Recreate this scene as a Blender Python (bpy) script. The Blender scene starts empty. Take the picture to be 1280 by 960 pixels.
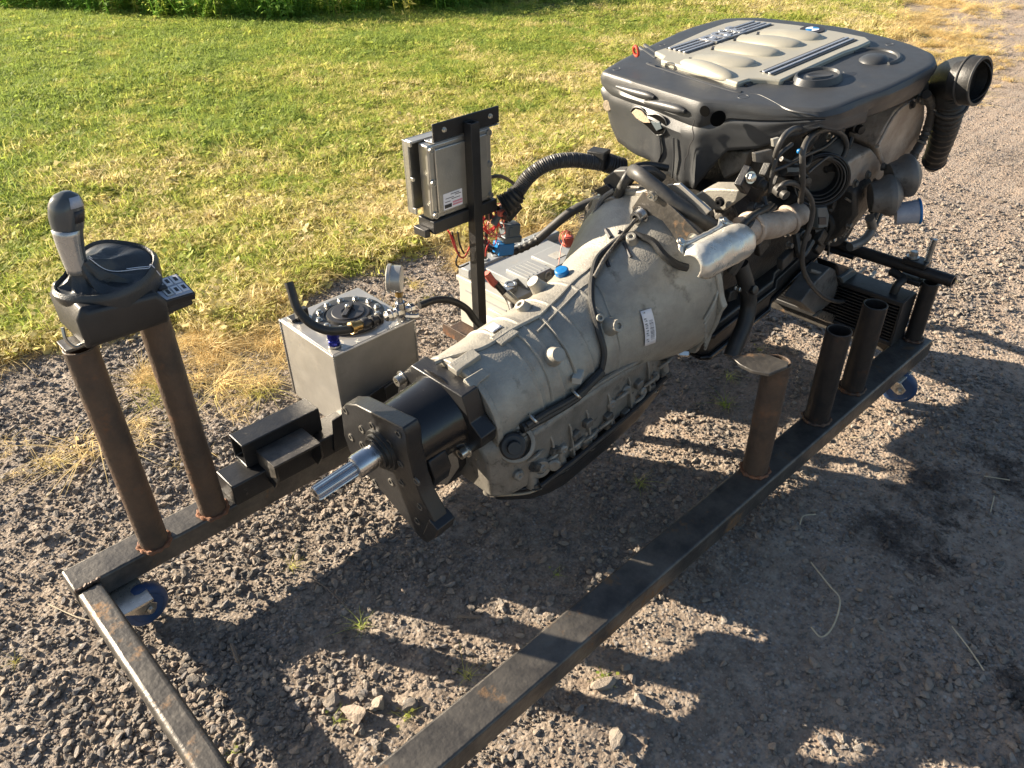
import bpy, math, random
import numpy as np
from mathutils import Vector, Matrix, noise
R = math.radians
scn = bpy.context.scene
col = scn.collection

# ------------------------------------------------------------ camera, sky, sun
CAM = Vector((-0.1032, -1.5907, 1.5123))
YAW, PITCH, ROLL, FPX = 0.812322, 0.611961, -0.016303, 993.49
fw = Vector((math.cos(YAW)*math.cos(PITCH), math.sin(YAW)*math.cos(PITCH), -math.sin(PITCH)))
rt = fw.cross(Vector((0, 0, 1))).normalized()
up = rt.cross(fw)
rt, up = rt*math.cos(ROLL)+up*math.sin(ROLL), -rt*math.sin(ROLL)+up*math.cos(ROLL)
cd = bpy.data.cameras.new('camera')
cam = bpy.data.objects.new('camera', cd)
col.objects.link(cam)
cam.matrix_world = Matrix(((rt.x, up.x, -fw.x, CAM.x), (rt.y, up.y, -fw.y, CAM.y), (rt.z, up.z, -fw.z, CAM.z), (0, 0, 0, 1)))
cd.sensor_width = 36
cd.lens = FPX/1280*36
cd.clip_start, cd.clip_end = 0.02, 600
scn.camera = cam
SUN_EL, SUN_AZ = R(20.8), R(27.8)
sun_dir = Vector((-math.sin(SUN_AZ)*math.cos(SUN_EL), math.cos(SUN_AZ)*math.cos(SUN_EL), math.sin(SUN_EL)))
w = bpy.data.worlds.new('World')
scn.world = w
w.use_nodes = True
nt = w.node_tree
sky = nt.nodes.new('ShaderNodeTexSky')
sky.sky_type = 'NISHITA'
sky.sun_disc = False
sky.sun_elevation = SUN_EL
sky.sun_rotation = -SUN_AZ
sky.altitude = 50
sky.air_density = 1.0
sky.dust_density = 1.2
nt.links.new(sky.outputs[0], nt.nodes['Background'].inputs[0])
nt.nodes['Background'].inputs[1].default_value = 0.05
sd = bpy.data.lights.new('sun', 'SUN')
sd.energy = 5.0
sd.angle = R(0.5)
sd.color = (1.0, 0.86, 0.67)
sun = bpy.data.objects.new('sun', sd)
col.objects.link(sun)
sun.rotation_euler = sun_dir.to_track_quat('Z', 'Y').to_euler()
sun.location = (0, 0, 5)
scn.view_settings.view_transform = 'Standard'
scn.view_settings.look = 'None'
scn.view_settings.exposure = 1.82
scn.view_settings.gamma = 1
scn.render.engine = 'CYCLES'

# ------------------------------------------------------------ materials
def pm(name, c1, c2=None, scale=8.0, rough=0.5, metal=0.0, bump=0.0, bscale=60.0, dirt=None, rvar=0.12, spec=0.5, detail=6, dist=0.004, sss=None, rand=0):
    """two-tone noise colour, optional patches of a third colour ('dirt': colour, scale, threshold, softness), noise bump"""
    m = bpy.data.materials.new(name)
    m.use_nodes = True
    t = m.node_tree
    n, l = t.nodes, t.links
    b = n['Principled BSDF']
    tc = n.new('ShaderNodeTexCoord')
    co = tc.outputs['Object']
    c2 = c2 or tuple(x*0.8 for x in c1)
    nz = n.new('ShaderNodeTexNoise')
    nz.inputs['Scale'].default_value = scale
    nz.inputs['Detail'].default_value = detail
    nz.inputs['Roughness'].default_value = 0.65
    l.new(co, nz.inputs['Vector'])
    mr = n.new('ShaderNodeMapRange')
    mr.inputs[1].default_value, mr.inputs[2].default_value = 0.32, 0.68
    l.new(nz.outputs[0], mr.inputs[0])
    mx = n.new('ShaderNodeMix')
    mx.data_type = 'RGBA'
    mx.inputs[6].default_value = (*c1, 1)
    mx.inputs[7].default_value = (*c2, 1)
    l.new(mr.outputs[0], mx.inputs[0])
    out = mx.outputs[2]
    dm = None
    if dirt:
        dc, ds, dt, dsoft = dirt
        dn = n.new('ShaderNodeTexNoise')
        dn.inputs['Scale'].default_value = ds
        dn.inputs['Detail'].default_value = 8
        dn.inputs['Roughness'].default_value = 0.7
        l.new(co, dn.inputs['Vector'])
        dm = n.new('ShaderNodeMapRange')
        dm.inputs[1].default_value, dm.inputs[2].default_value = dt, dt+dsoft
        l.new(dn.outputs[0], dm.inputs[0])
        m2 = n.new('ShaderNodeMix')
        m2.data_type = 'RGBA'
        l.new(dm.outputs[0], m2.inputs[0])
        l.new(out, m2.inputs[6])
        m2.inputs[7].default_value = (*dc, 1)
        out = m2.outputs[2]
    if rand:
        oi = n.new('ShaderNodeObjectInfo')
        rr = n.new('ShaderNodeMapRange')
        rr.inputs[3].default_value, rr.inputs[4].default_value = 1-rand, 1+rand
        l.new(oi.outputs['Random'], rr.inputs[0])
        hs = n.new('ShaderNodeHueSaturation')
        l.new(rr.outputs[0], hs.inputs['Value'])
        l.new(out, hs.inputs['Color'])
        out = hs.outputs[0]
    l.new(out, b.inputs['Base Color'])
    b.inputs['Metallic'].default_value = metal
    b.inputs['Specular IOR Level'].default_value = spec
    r2 = n.new('ShaderNodeMapRange')
    r2.inputs[3].default_value, r2.inputs[4].default_value = max(0.03, rough-rvar), min(1, rough+rvar)
    rn = n.new('ShaderNodeTexNoise')
    rn.inputs['Scale'].default_value = scale*2.7
    rn.inputs['Detail'].default_value = 5
    l.new(co, rn.inputs['Vector'])
    l.new(rn.outputs[0], r2.inputs[0])
    ro = r2.outputs[0]
    if dm:
        ma = n.new('ShaderNodeMath')
        ma.operation = 'MULTIPLY_ADD'
        ma.inputs[1].default_value = 0.35
        l.new(dm.outputs[0], ma.inputs[0])
        l.new(ro, ma.inputs[2])
        ma.use_clamp = True
        ro = ma.outputs[0]
    l.new(ro, b.inputs['Roughness'])
    if bump:
        bn = n.new('ShaderNodeTexNoise')
        bn.inputs['Scale'].default_value = bscale
        bn.inputs['Detail'].default_value = 6
        l.new(co, bn.inputs['Vector'])
        bb = n.new('ShaderNodeBump')
        bb.inputs['Strength'].default_value = bump
        bb.inputs['Distance'].default_value = dist
        l.new(bn.outputs[0], bb.inputs['Height'])
        l.new(bb.outputs[0], b.inputs['Normal'])
    return m

MT = {}
MT['frame'] = pm('worn_black_steel', (.050, .048, .047), (.14, .128, .112), 15, .42, .5, .35, 90, ((.22, .13, .065), 10, .585, .09))
MT['frame_rust'] = pm('rusty_steel', (.10, .055, .032), (.055, .042, .035), 18, .62, .3, .5, 120, ((.20, .085, .035), 11, .55, .12))
MT['pipe'] = pm('weathered_pipe', (.14, .092, .062), (.058, .048, .041), 9, .55, .35, .5, 110, ((.20, .11, .062), 12, .57, .10))
MT['pipe_black'] = pm('black_pipe', (.022, .021, .021), (.05, .04, .034), 14, .42, .3, .3, 110, ((.10, .05, .028), 9, .60, .12))
MT['weld'] = pm('orange_weld_scale', (.26, .11, .05), (.13, .065, .04), 40, .7, .2, .8, 160)
MT['black_steel'] = pm('satin_black_paint', (.014, .014, .015), (.024, .024, .025), 20, .36, .1, .15, 200, ((.10, .09, .075), 24, .66, .08))
MT['cast'] = pm('dirty_cast_aluminium', (.37, .35, .30), (.25, .235, .205), 17, .52, .3, .8, 230, ((.11, .10, .085), 10, .57, .13), dist=.0018, detail=9)
MT['cast_dark'] = pm('oily_cast_aluminium', (.18, .168, .148), (.095, .087, .076), 14, .5, .35, .6, 160, ((.03, .027, .024), 9, .52, .12), dist=.004)
MT['cast_mid'] = pm('stained_cast_aluminium', (.28, .262, .23), (.17, .158, .136), 16, .46, .35, .5, 240, ((.06, .053, .046), 17, .57, .12), dist=.002)
MT['cast_brown'] = pm('baked_brown_aluminium', (.50, .43, .36), (.30, .235, .185), 13, .58, .25, .6, 130, ((.12, .09, .07), 9, .58, .14), dist=.004)
MT['plastic'] = pm('dusty_black_plastic', (.033, .036, .040), (.045, .047, .050), 12, .44, 0, .3, 420, ((.11, .105, .095), 6, .60, .22), dist=.0012)
MT['plastic_black'] = pm('black_plastic', (.016, .016, .017), (.028, .027, .027), 15, .42, 0, .15, 200)
MT['silver'] = pm('champagne_painted_plastic', (.42, .40, .325), (.37, .35, .29), 9, .38, .3, .15, 300, ((.30, .27, .22), 4, .62, .2), dist=.001)
MT['strip'] = pm('bright_strip', (.55, .56, .58), (.45, .46, .48), 10, .3, .7)
MT['alu'] = pm('brushed_aluminium_sheet', (.52, .50, .46), (.38, .365, .335), 9, .36, .6, .12, 300, ((.26, .24, .21), 12, .58, .2), dist=.001)
MT['zinc'] = pm('zinc_plated_steel', (.62, .60, .54), (.48, .46, .42), 40, .30, .9)
MT['chrome'] = pm('machined_steel', (.58, .58, .59), (.44, .44, .44), 30, .24, 1.0, rvar=.08)
MT['heatshield'] = pm('dented_bright_sheet', (.70, .68, .62), (.58, .56, .50), 20, .30, .55, .8, 30, ((.34, .30, .24), 9, .58, .2), dist=.004)
MT['rubber'] = pm('black_rubber', (.016, .016, .016), (.03, .029, .027), 30, .48, 0, .2, 200)
MT['corr'] = pm('dusty_conduit', (.035, .035, .036), (.07, .066, .06), 40, .5)
MT['leather'] = pm('black_leather', (.028, .031, .034), (.038, .041, .044), 30, .38, 0, .7, 330, dist=.0012)
MT['battery'] = pm('grey_battery_plastic', (.44, .43, .38), (.38, .37, .33), 9, .45, 0, .1, 200, ((.25, .23, .19), 10, .60, .15))
MT['battery_lid'] = pm('grey_battery_lid_plastic', (.30, .31, .31), (.26, .27, .27), 9, .4, 0, .1, 200, ((.36, .33, .28), 10, .60, .15))
MT['ecu'] = pm('cast_silver_housing', (.46, .45, .42), (.38, .37, .34), 12, .34, .8, .15, 200)
MT['white'] = pm('white_label', (.78, .77, .80), (.72, .71, .74), 20, .5)
MT['ink'] = pm('black_ink', (.03, .03, .035), None, 20, .5)
MT['hole'] = pm('dark_hole', (.004, .004, .004), None, 20, .9, spec=.05, rvar=.02)
MT['pink_ink'] = pm('faded_pink_ink', (.70, .25, .32), None, 20, .5)
MT['blue'] = pm('blue_plastic', (.01, .17, .45), (.01, .13, .36), 20, .35)
MT['blue_ano'] = pm('blue_anodised', (.012, .02, .22), None, 20, .25, .7)
MT['blue_ring'] = pm('blue_rubber_tyre', (.012, .05, .15), (.025, .055, .12), 30, .5, 0, .2, 90, ((.09, .08, .07), 14, .56, .2))
MT['red'] = pm('red_wire', (.50, .035, .03), (.42, .03, .03), 20, .4)
MT['red_cover'] = pm('faded_red_sleeve', (.55, .13, .09), (.45, .10, .08), 20, .5)
MT['pinkwire'] = pm('salmon_wire', (.62, .22, .16), None, 20, .4)
MT['grey_conn'] = pm('grey_connector', (.10, .125, .14), (.08, .10, .11), 20, .45)
MT['brass'] = pm('brass_fitting', (.45, .30, .10), (.30, .20, .08), 20, .3, .9)
MT['glossblack'] = pm('gloss_black', (.009, .009, .010), (.013, .013, .014), 12, .20, 0, .12, 30, ((.07, .065, .055), 20, .62, .12))
MT['foam'] = pm('tan_foam', (.42, .34, .24), (.33, .27, .19), 60, .9, 0, .5, 200)
MT['red_clip'] = pm('red_painted_hook', (.45, .05, .025), None, 20, .4)
MT['wheelhub'] = pm('dull_black_hub', (.03, .03, .032), (.06, .055, .05), 20, .55)
MT['twig'] = pm('bleached_straw', (.52, .45, .32), (.42, .35, .24), 40, .8)
MT['wood'] = pm('grey_twig', (.20, .16, .12), (.13, .10, .08), 40, .8)
MT['knob'] = pm('silver_grip', (.50, .50, .49), (.44, .44, .43), 20, .28, .6)
MT['glass_grey'] = pm('smoked_grip_plastic', (.06, .068, .072), (.08, .088, .092), 20, .2)
MT['clear'] = pm('milky_bottle_plastic', (.42, .44, .50), (.30, .32, .38), 20, .25)
MT['block'] = pm('oily_shaded_casting', (.030, .029, .028), (.055, .051, .046), 16, .45, .2, .6, 120, ((.12, .11, .095), 14, .62, .12))  # near-black: the flank's deep shade is put into the colour, besides oil
MT['sludge'] = pm('painted_grey_cover', (.11, .105, .098), (.19, .18, .165), 14, .5, .2, .3, 110, ((.05, .045, .04), 12, .56, .12))

# ------------------------------------------------------------ mesh helpers
def basis(d):
    d = Vector(d).normalized()
    a = Vector((0, 0, 1)) if abs(d.z) < .9 else Vector((1, 0, 0))
    u = d.cross(a).normalized()
    return u, u.cross(d).normalized() * -1, d

def smooth_path(pts, k=6):
    P = [Vector(q) for q in pts]
    if len(P) < 3:
        return P
    out = []
    E = [P[0]*2-P[1]] + P + [P[-1]*2-P[-2]]
    for i in range(1, len(E)-2):
        a, b, c, d = E[i-1:i+3]
        for j in range(k):
            t = j/k
            out.append(.5*((2*b)+(c-a)*t+(2*a-5*b+4*c-d)*t*t+(3*b-a-3*c+d)*t**3))
    out.append(P[-1])
    return out

class MB:
    def __init__(s):
        s.v, s.f = [], []
    def add(s, v, f):
        o = len(s.v)
        s.v += [tuple(q) for q in v]
        s.f += [tuple(i+o for i in g) for g in f]
        return s
    def box(s, c, d, rot=None):
        c = Vector(c); x, y, z = [q/2 for q in d]
        v = [Vector((a, b, e)) for a in (-x, x) for b in (-y, y) for e in (-z, z)]
        if rot: v = [rot @ q for q in v]
        return s.add([c+q for q in v], [(0, 1, 3, 2), (4, 6, 7, 5), (0, 4, 5, 1), (2, 3, 7, 6), (0, 2, 6, 4), (1, 5, 7, 3)])
    def bx(s, x0, x1, y0, y1, z0, z1):
        return s.box(((x0+x1)/2, (y0+y1)/2, (z0+z1)/2), (x1-x0, y1-y0, z1-z0))
    def rings(s, rs, cap0=True, cap1=True, closed=False):
        n = len(rs[0]); v = [q for r in rs for q in r]; f = []
        m = len(rs)
        for i in range(m if closed else m-1):
            for j in range(n):
                a, b = i*n+j, i*n+(j+1) % n
                c, d = ((i+1) % m)*n+(j+1) % n, ((i+1) % m)*n+j
                f.append((a, b, c, d))
        if cap0 and not closed: f.append(tuple(range(n-1, -1, -1)))
        if cap1 and not closed: f.append(tuple((m-1)*n+j for j in range(n)))
        return s.add(v, f)
    def lathe(s, p0, axis, prof, n=24, cap=True, sq=1.0):
        u, v, d = basis(axis); p0 = Vector(p0)
        rs = [[p0+d*t+u*(math.cos(2*math.pi*k/n)*r)+v*(math.sin(2*math.pi*k/n)*r*sq) for k in range(n)] for t, r in prof]
        return s.rings(rs, cap and prof[0][1] > 1e-5, cap and prof[-1][1] > 1e-5)
    def cyl(s, p0, p1, r0, r1=None, n=16):
        p0, p1 = Vector(p0), Vector(p1)
        return s.lathe(p0, p1-p0, [(0, r0), ((p1-p0).length, r0 if r1 is None else r1)], n)
    def tube(s, p0, p1, ro, ri, n=24, floor=None):
        p0, p1 = Vector(p0), Vector(p1); L = (p1-p0).length
        dep = L if floor is None else floor
        return s.lathe(p0, p1-p0, [(0, ro), (L, ro), (L, ri), (L-dep+.001, ri), (L-dep+.001, .0)], n, True)
    def path(s, pts, r, n=8, k=6, raw=False, cap=True):
        P = [Vector(q) for q in pts] if raw else smooth_path(pts, k)
        m = len(P); rs = []
        u = None
        for i, q in enumerate(P):
            d = (P[min(i+1, m-1)]-P[max(i-1, 0)])
            if d.length < 1e-7: d = Vector((0, 0, 1))
            d.normalize()
            if u is None:
                u = basis(d)[0]
            u = (u-d*u.dot(d)).normalized(); v = d.cross(u)
            rr = r(i/(m-1)) if callable(r) else r
            rs.append([q+u*(math.cos(2*math.pi*j/n)*rr)+v*(math.sin(2*math.pi*j/n)*rr) for j in range(n)])
        return s.rings(rs, cap, cap)
    def grid(s, rows):
        n = len(rows[0]); v = [q for r in rows for q in r]
        return s.add(v, [(i*n+j, (i+1)*n+j, (i+1)*n+j+1, i*n+j+1) for i in range(len(rows)-1) for j in range(n-1)])
    def prism(s, poly, vec):
        v = [Vector(q) for q in poly]; e = Vector(vec); n = len(v)
        f = [tuple(range(n)), tuple(range(2*n-1, n-1, -1))]
        f += [(i, i+n, (i+1) % n+n, (i+1) % n) for i in range(n)]
        return s.add(v+[q+e for q in v], f)
    def ball(s, c, r, n=16, m=10, rot=None):
        c = Vector(c); r = (r, r, r) if not hasattr(r, '__len__') else r
        rs = []
        for i in range(1, m):
            a = math.pi*i/m
            ring = [Vector((r[0]*math.sin(a)*math.cos(2*math.pi*j/n), r[1]*math.sin(a)*math.sin(2*math.pi*j/n), r[2]*math.cos(a))) for j in range(n)]
            rs.append([c+(rot @ q if rot else q) for q in ring])
        return s.rings(rs)
    def torus(s, c, axis, R0, r, n=24, m=8, a0=0, a1=360, sq=1.0):
        u, v, d = basis(axis); c = Vector(c)
        full = abs(a1-a0) >= 359.9
        k = n if full else n+1
        rs = []
        for i in range(k):
            a = R(a0+(a1-a0)*i/n)
            e = u*math.cos(a)+v*math.sin(a)*sq
            rs.append([c+e*R0+e.normalized()*(r*math.cos(2*math.pi*j/m))+d*(r*math.sin(2*math.pi*j/m)) for j in range(m)])
        return s.rings(rs, closed=full)
    def hexbolt(s, p, axis, r, h, washer=True, socket=False):
        u, v, d = basis(axis); p = Vector(p)
        if washer: s.lathe(p, d, [(0, r*1.45), (h*.18, r*1.45)], 14)
        if socket:
            s.lathe(p, d, [(h*.15, r), (h, r), (h, r*.55), (h*.45, r*.5), (h*.45, 0)], 14)
        else:
            s.lathe(p, d, [(h*.15, r), (h*.9, r), (h, r*.8)], 6)
        return s

class Thing:
    pass

# gearbox case stations: x, centre y, centre z, radius y, radius z (gearbox frame)
STA = [(0.36,-0.0126,-0.0126,0.1220,0.1220),(0.42,-0.0147,-0.0147,0.1290,0.1290),(0.60,-0.0182,-0.0182,0.1380,0.1380),(0.70,-0.0203,-0.0203,0.1390,0.1390),(0.80,-0.0189,-0.0189,0.1510,0.1510),(0.88,-0.0147,-0.0147,0.1710,0.1710),(0.94,-0.0087,-0.0087,0.1945,0.1945),(1.00,-0.0035,-0.0035,0.2170,0.2170),(1.06,-0.0014,-0.0014,0.2320,0.2320)]
TILT = math.atan(.1)
G0 = Vector((.42, -.46, .422))
GM = Matrix.Rotation(-TILT, 4, 'Y')
def g2w(q):
    return G0 + (GM @ Vector(q))

def finish(me, angle=38):
    me.validate(verbose=False)
    me.shade_smooth()
    me.set_sharp_from_angle(angle=R(angle))

def part(mb, name, material, parent=None, bevel=0, seg=2, angle=38, label=None, solid=0, recalc=True):
    me = bpy.data.meshes.new(name)
    me.from_pydata([tuple(q) for q in mb.v], [], mb.f)
    if recalc:
        import bmesh
        bm = bmesh.new(); bm.from_mesh(me)
        bmesh.ops.recalc_face_normals(bm, faces=bm.faces)
        bm.to_mesh(me); bm.free()
    finish(me, angle)
    me.materials.append(MT[material] if isinstance(material, str) else material)
    o = bpy.data.objects.new(name, me)
    col.objects.link(o)
    if parent is not None:
        o.parent = parent
        if 'base' in parent:
            o.location = -Vector(parent['base'])
    if solid:
        m = o.modifiers.new('thickness', 'SOLIDIFY'); m.thickness = solid; m.offset = -1
    if bevel:
        m = o.modifiers.new('bevel', 'BEVEL'); m.width = bevel; m.segments = seg; m.limit_method = 'ANGLE'; m.angle_limit = R(40)
        m.harden_normals = False
    if label: o['label'] = label
    return o

def thing(name, label, cat, base=(0, 0, 0), frame='W', group=None):
    o = bpy.data.objects.new(name, None)
    o.empty_display_size = .05
    col.objects.link(o)
    o['base'] = tuple(base)
    if frame == 'G':
        o.matrix_world = Matrix.Translation(g2w(base)) @ GM
    else:
        o.location = base
    o['label'] = label; o['category'] = cat
    if group: o['group'] = group
    return o

def tag(o, label=None, cat=None, group=None, kind=None):
    for k, v in (('label', label), ('category', cat), ('group', group), ('kind', kind)):
        if v: o[k] = v
    return o

# ------------------------------------------------------------ ground
rng = np.random.default_rng(7)
_tab = rng.random((256, 256))
def vnoise(x, y):
    xi, yi = np.floor(x).astype(int), np.floor(y).astype(int)
    fx, fy = x-xi, y-yi
    fx, fy = fx*fx*(3-2*fx), fy*fy*(3-2*fy)
    a, b = _tab[xi & 255, yi & 255], _tab[(xi+1) & 255, yi & 255]
    c, d = _tab[xi & 255, (yi+1) & 255], _tab[(xi+1) & 255, (yi+1) & 255]
    return (a*(1-fx)+b*fx)*(1-fy)+(c*(1-fx)+d*fx)*fy
def fbm(x, y, o=4):
    t, a, s = 0, .5, 0
    for i in range(o):
        t = t+a*vnoise(x*2**i+17.3*i, y*2**i-9.1*i); s += a; a *= .55
    return t/s
def edge(x):   # where the lawn begins
    return np.interp(x, [-3, .1, .6, 1.0, 1.75, 3.0, 5.0, 6.3, 7.2, 8.9, 14, 60], [1.35, 1.22, 1.08, .95, .86, .80, .85, 1.0, 1.25, 1.95, 3.2, 14])
def lawn_mask(x, y):
    d = y-edge(x)+(fbm(x*3.1, y*3.1, 3)-.5)*.42
    return np.clip(d/.16, 0, 1)
def gz(x, y):
    near = np.exp(-np.maximum(0, np.hypot(x-1, y+1)-4)/4)
    z = (fbm(x*1.7, y*1.7, 3)-.5)*.030*near+(fbm(x*14, y*14, 3)-.5)*.012*near
    return z+.012*lawn_mask(x, y)-.010
def axis_coords(a, b, step, far):
    c = list(np.arange(a, b, step)); s = step
    hi = [c[-1]]
    while hi[-1] < far: s *= 1.16; hi.append(hi[-1]+s)
    s = step; lo = [c[0]]
    while lo[-1] > -far: s *= 1.16; lo.append(lo[-1]-s)
    return np.array(lo[:0:-1]+c+hi[1:])
gx, gy = axis_coords(-.6, 3.6, .0115, 400), axis_coords(-2.9, 1.3, .0115, 400)
X, Y = np.meshgrid(gx, gy, indexing='ij')
Z = gz(X, Y)+(fbm(X*55, Y*55, 2)-.5)*.007
nx_, ny_ = len(gx), len(gy)
me = bpy.data.meshes.new('ground')
idx = np.arange(nx_*ny_).reshape(nx_, ny_)
q = np.stack([idx[:-1, :-1], idx[1:, :-1], idx[1:, 1:], idx[:-1, 1:]], -1).reshape(-1, 4)
me.vertices.add(nx_*ny_); me.vertices.foreach_set('co', np.stack([X, Y, Z], -1).astype(np.float32).ravel())
me.loops.add(q.size); me.loops.foreach_set('vertex_index', q.ravel().astype(np.int32))
me.polygons.add(len(q)); me.polygons.foreach_set('loop_start', np.arange(0, q.size, 4, dtype=np.int32))
me.update(calc_edges=True)
at = me.attributes.new('lawn', 'FLOAT', 'POINT'); at.data.foreach_set('value', lawn_mask(X, Y).astype(np.float32).ravel())
me.shade_smooth()

def stain_nodes(n, l):
    """irregular oil stains soaked into the ground beside the stand"""
    g = n.new('ShaderNodeNewGeometry')
    nz = n.new('ShaderNodeTexNoise'); nz.inputs['Scale'].default_value = 11; nz.inputs['Detail'].default_value = 9; nz.inputs['Roughness'].default_value = .72
    l.new(g.outputs['Position'], nz.inputs['Vector'])
    ad = n.new('ShaderNodeVectorMath'); ad.operation = 'MULTIPLY_ADD'
    ad.inputs[1].default_value = (.52, .52, 0)
    l.new(nz.outputs['Color'], ad.inputs[0]); l.new(g.outputs['Position'], ad.inputs[2])
    prev = None
    for (x, y, z), r in STAINS:
        d = n.new('ShaderNodeVectorMath'); d.operation = 'DISTANCE'
        d.inputs[1].default_value = (x+.26, y+.26, 0)
        l.new(ad.outputs[0], d.inputs[0])
        m = n.new('ShaderNodeMapRange')
        m.inputs[1].default_value, m.inputs[2].default_value = r*1.05, r*.35
        l.new(d.outputs['Value'], m.inputs[0])
        if prev is None: prev = m.outputs[0]
        else:
            mm = n.new('ShaderNodeMath'); mm.operation = 'MAXIMUM'
            l.new(prev, mm.inputs[0]); l.new(m.outputs[0], mm.inputs[1]); prev = mm.outputs[0]
    k = n.new('ShaderNodeMath'); k.operation = 'MULTIPLY'; k.inputs[1].default_value = .72
    l.new(prev, k.inputs[0])
    return k.outputs[0]
STAINS = [((1.891,-1.192,0.000), .13), ((1.621,-1.216,0.000), .12), ((1.619,-1.312,0.000), .07), ((2.083,-1.321,0.000), .11), ((1.777,-1.267,0.000), .06), ((1.377,-1.589,0.000), .08)]

def ground_mat():
    m = bpy.data.materials.new('packed_gravel_and_soil'); m.use_nodes = True
    n, l = m.node_tree.nodes, m.node_tree.links
    b = n['Principled BSDF']; tc = n.new('ShaderNodeTexCoord'); co = tc.outputs['Object']
    def noise(s, d=6, r=.6):
        k = n.new('ShaderNodeTexNoise'); k.inputs['Scale'].default_value = s; k.inputs['Detail'].default_value = d; k.inputs['Roughness'].default_value = r
        l.new(co, k.inputs['Vector']); return k.outputs[0]
    def rng_(x, a, b2):
        k = n.new('ShaderNodeMapRange'); k.inputs[1].default_value, k.inputs[2].default_value = a, b2; l.new(x, k.inputs[0]); return k.outputs[0]
    def mix(f, a, b2):
        k = n.new('ShaderNodeMix'); k.data_type = 'RGBA'
        if isinstance(f, float): k.inputs[0].default_value = f
        else: l.new(f, k.inputs[0])
        for i, c in ((6, a), (7, b2)):
            if isinstance(c, tuple): k.inputs[i].default_value = (*c, 1)
            else: l.new(c, k.inputs[i])
        return k.outputs[2]
    sep = n.new('ShaderNodeSeparateXYZ'); l.new(co, sep.inputs[0])
    side = n.new('ShaderNodeMath'); side.operation = 'MULTIPLY_ADD'; side.inputs[1].default_value = -.55; l.new(sep.outputs['Y'], side.inputs[0]); l.new(sep.outputs['X'], side.inputs[2])
    side = rng_(side.outputs[0], .5, 2.6)      # darker earth by the lawn corner, sandier track to the right
    soil = mix(rng_(noise(2.2), .4, .62), mix(side, (.20, .155, .115), (.34, .255, .19)), mix(side, (.13, .105, .085), (.24, .185, .145)))
    soil = mix(rng_(noise(34, 8, .75), .42, .66), soil, (.36, .30, .24))
    # grit: small stone cells of differing greys
    vo = n.new('ShaderNodeTexVoronoi'); vo.inputs['Scale'].default_value = 105; l.new(co, vo.inputs['Vector'])
    cr = n.new('ShaderNodeValToRGB')
    e = cr.color_ramp.elements; e[0].color = (.10, .095, .095, 1); e[1].color = (.48, .43, .37, 1); e.new(.5).color = (.25, .225, .205, 1)
    l.new(vo.outputs['Color'], cr.inputs[0])
    vf = rng_(vo.outputs['Distance'], .52, .30)
    grit = mix(rng_(noise(7), .44, .58), soil, cr.outputs[0])
    c = mix(vf, soil, grit)
    at_ = n.new('ShaderNodeAttribute'); at_.attribute_name = 'lawn'
    c = mix(at_.outputs['Fac'], c, mix(rng_(noise(5), .4, .6), (.10, .085, .04), (.20, .17, .085)))
    c = mix(stain_nodes(n, l), c, (.018, .012, .012))
    l.new(c, b.inputs['Base Color'])
    b.inputs['Roughness'].default_value = .88; b.inputs['Specular IOR Level'].default_value = .3
    add = n.new('ShaderNodeMath'); add.operation = 'MULTIPLY_ADD'; add.inputs[1].default_value = -.6
    l.new(vo.outputs['Distance'], add.inputs[0]); l.new(noise(60, 8, .7), add.inputs[2])
    bb = n.new('ShaderNodeBump'); bb.inputs['Strength'].default_value = .9; bb.inputs['Distance'].default_value = .006
    l.new(add.outputs[0], bb.inputs['Height']); l.new(bb.outputs[0], b.inputs['Normal'])
    return m
def stone_mat():
    m = bpy.data.materials.new('crushed_stone'); m.use_nodes = True
    n, l = m.node_tree.nodes, m.node_tree.links
    b = n['Principled BSDF']; oi = n.new('ShaderNodeObjectInfo')
    cr = n.new('ShaderNodeValToRGB'); e = cr.color_ramp.elements
    e[0].color = (.13, .125, .12, 1); e[1].color = (.64, .58, .52, 1)
    for p_, c_ in ((.25, (.25, .22, .19, 1)), (.45, (.33, .28, .23, 1)), (.62, (.18, .175, .18, 1)), (.72, (.36, .29, .235, 1)), (.9, (.33, .30, .27, 1))): e.new(p_).color = c_
    cr.color_ramp.interpolation = 'CONSTANT'
    l.new(oi.outputs['Random'], cr.inputs[0])
    tc = n.new('ShaderNodeTexCoord')
    nz = n.new('ShaderNodeTexNoise'); nz.inputs['Scale'].default_value = 2.4; nz.inputs['Detail'].default_value = 7; nz.inputs['Roughness'].default_value = .7
    l.new(tc.outputs['Object'], nz.inputs['Vector'])
    mr = n.new('ShaderNodeMapRange'); mr.inputs[1].default_value, mr.inputs[2].default_value = .4, .7; l.new(nz.outputs[0], mr.inputs[0])
    mx = n.new('ShaderNodeMix'); mx.data_type = 'RGBA'; l.new(mr.outputs[0], mx.inputs[0]); l.new(cr.outputs[0], mx.inputs[6]); mx.inputs[7].default_value = (.28, .23, .18, 1)
    m2 = n.new('ShaderNodeMix'); m2.data_type = 'RGBA'; l.new(stain_nodes(n, l), m2.inputs[0]); l.new(mx.outputs[2], m2.inputs[6]); m2.inputs[7].default_value = (.018, .013, .013, 1)
    l.new(m2.outputs[2], b.inputs['Base Color'])
    b.inputs['Roughness'].default_value = .82; b.inputs['Specular IOR Level'].default_value = .35
    bb = n.new('ShaderNodeBump'); bb.inputs['Strength'].default_value = .5; bb.inputs['Distance'].default_value = .05
    l.new(nz.outputs[0], bb.inputs['Height']); l.new(bb.outputs[0], b.inputs['Normal'])
    return m
MT['ground'] = ground_mat(); MT['stone'] = stone_mat()
me.materials.append(MT['ground'])
ground = bpy.data.objects.new('ground', me); col.objects.link(ground)
tag(ground, 'brown compacted gravel yard running into the edge of a lawn', None, None, 'structure')

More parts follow.
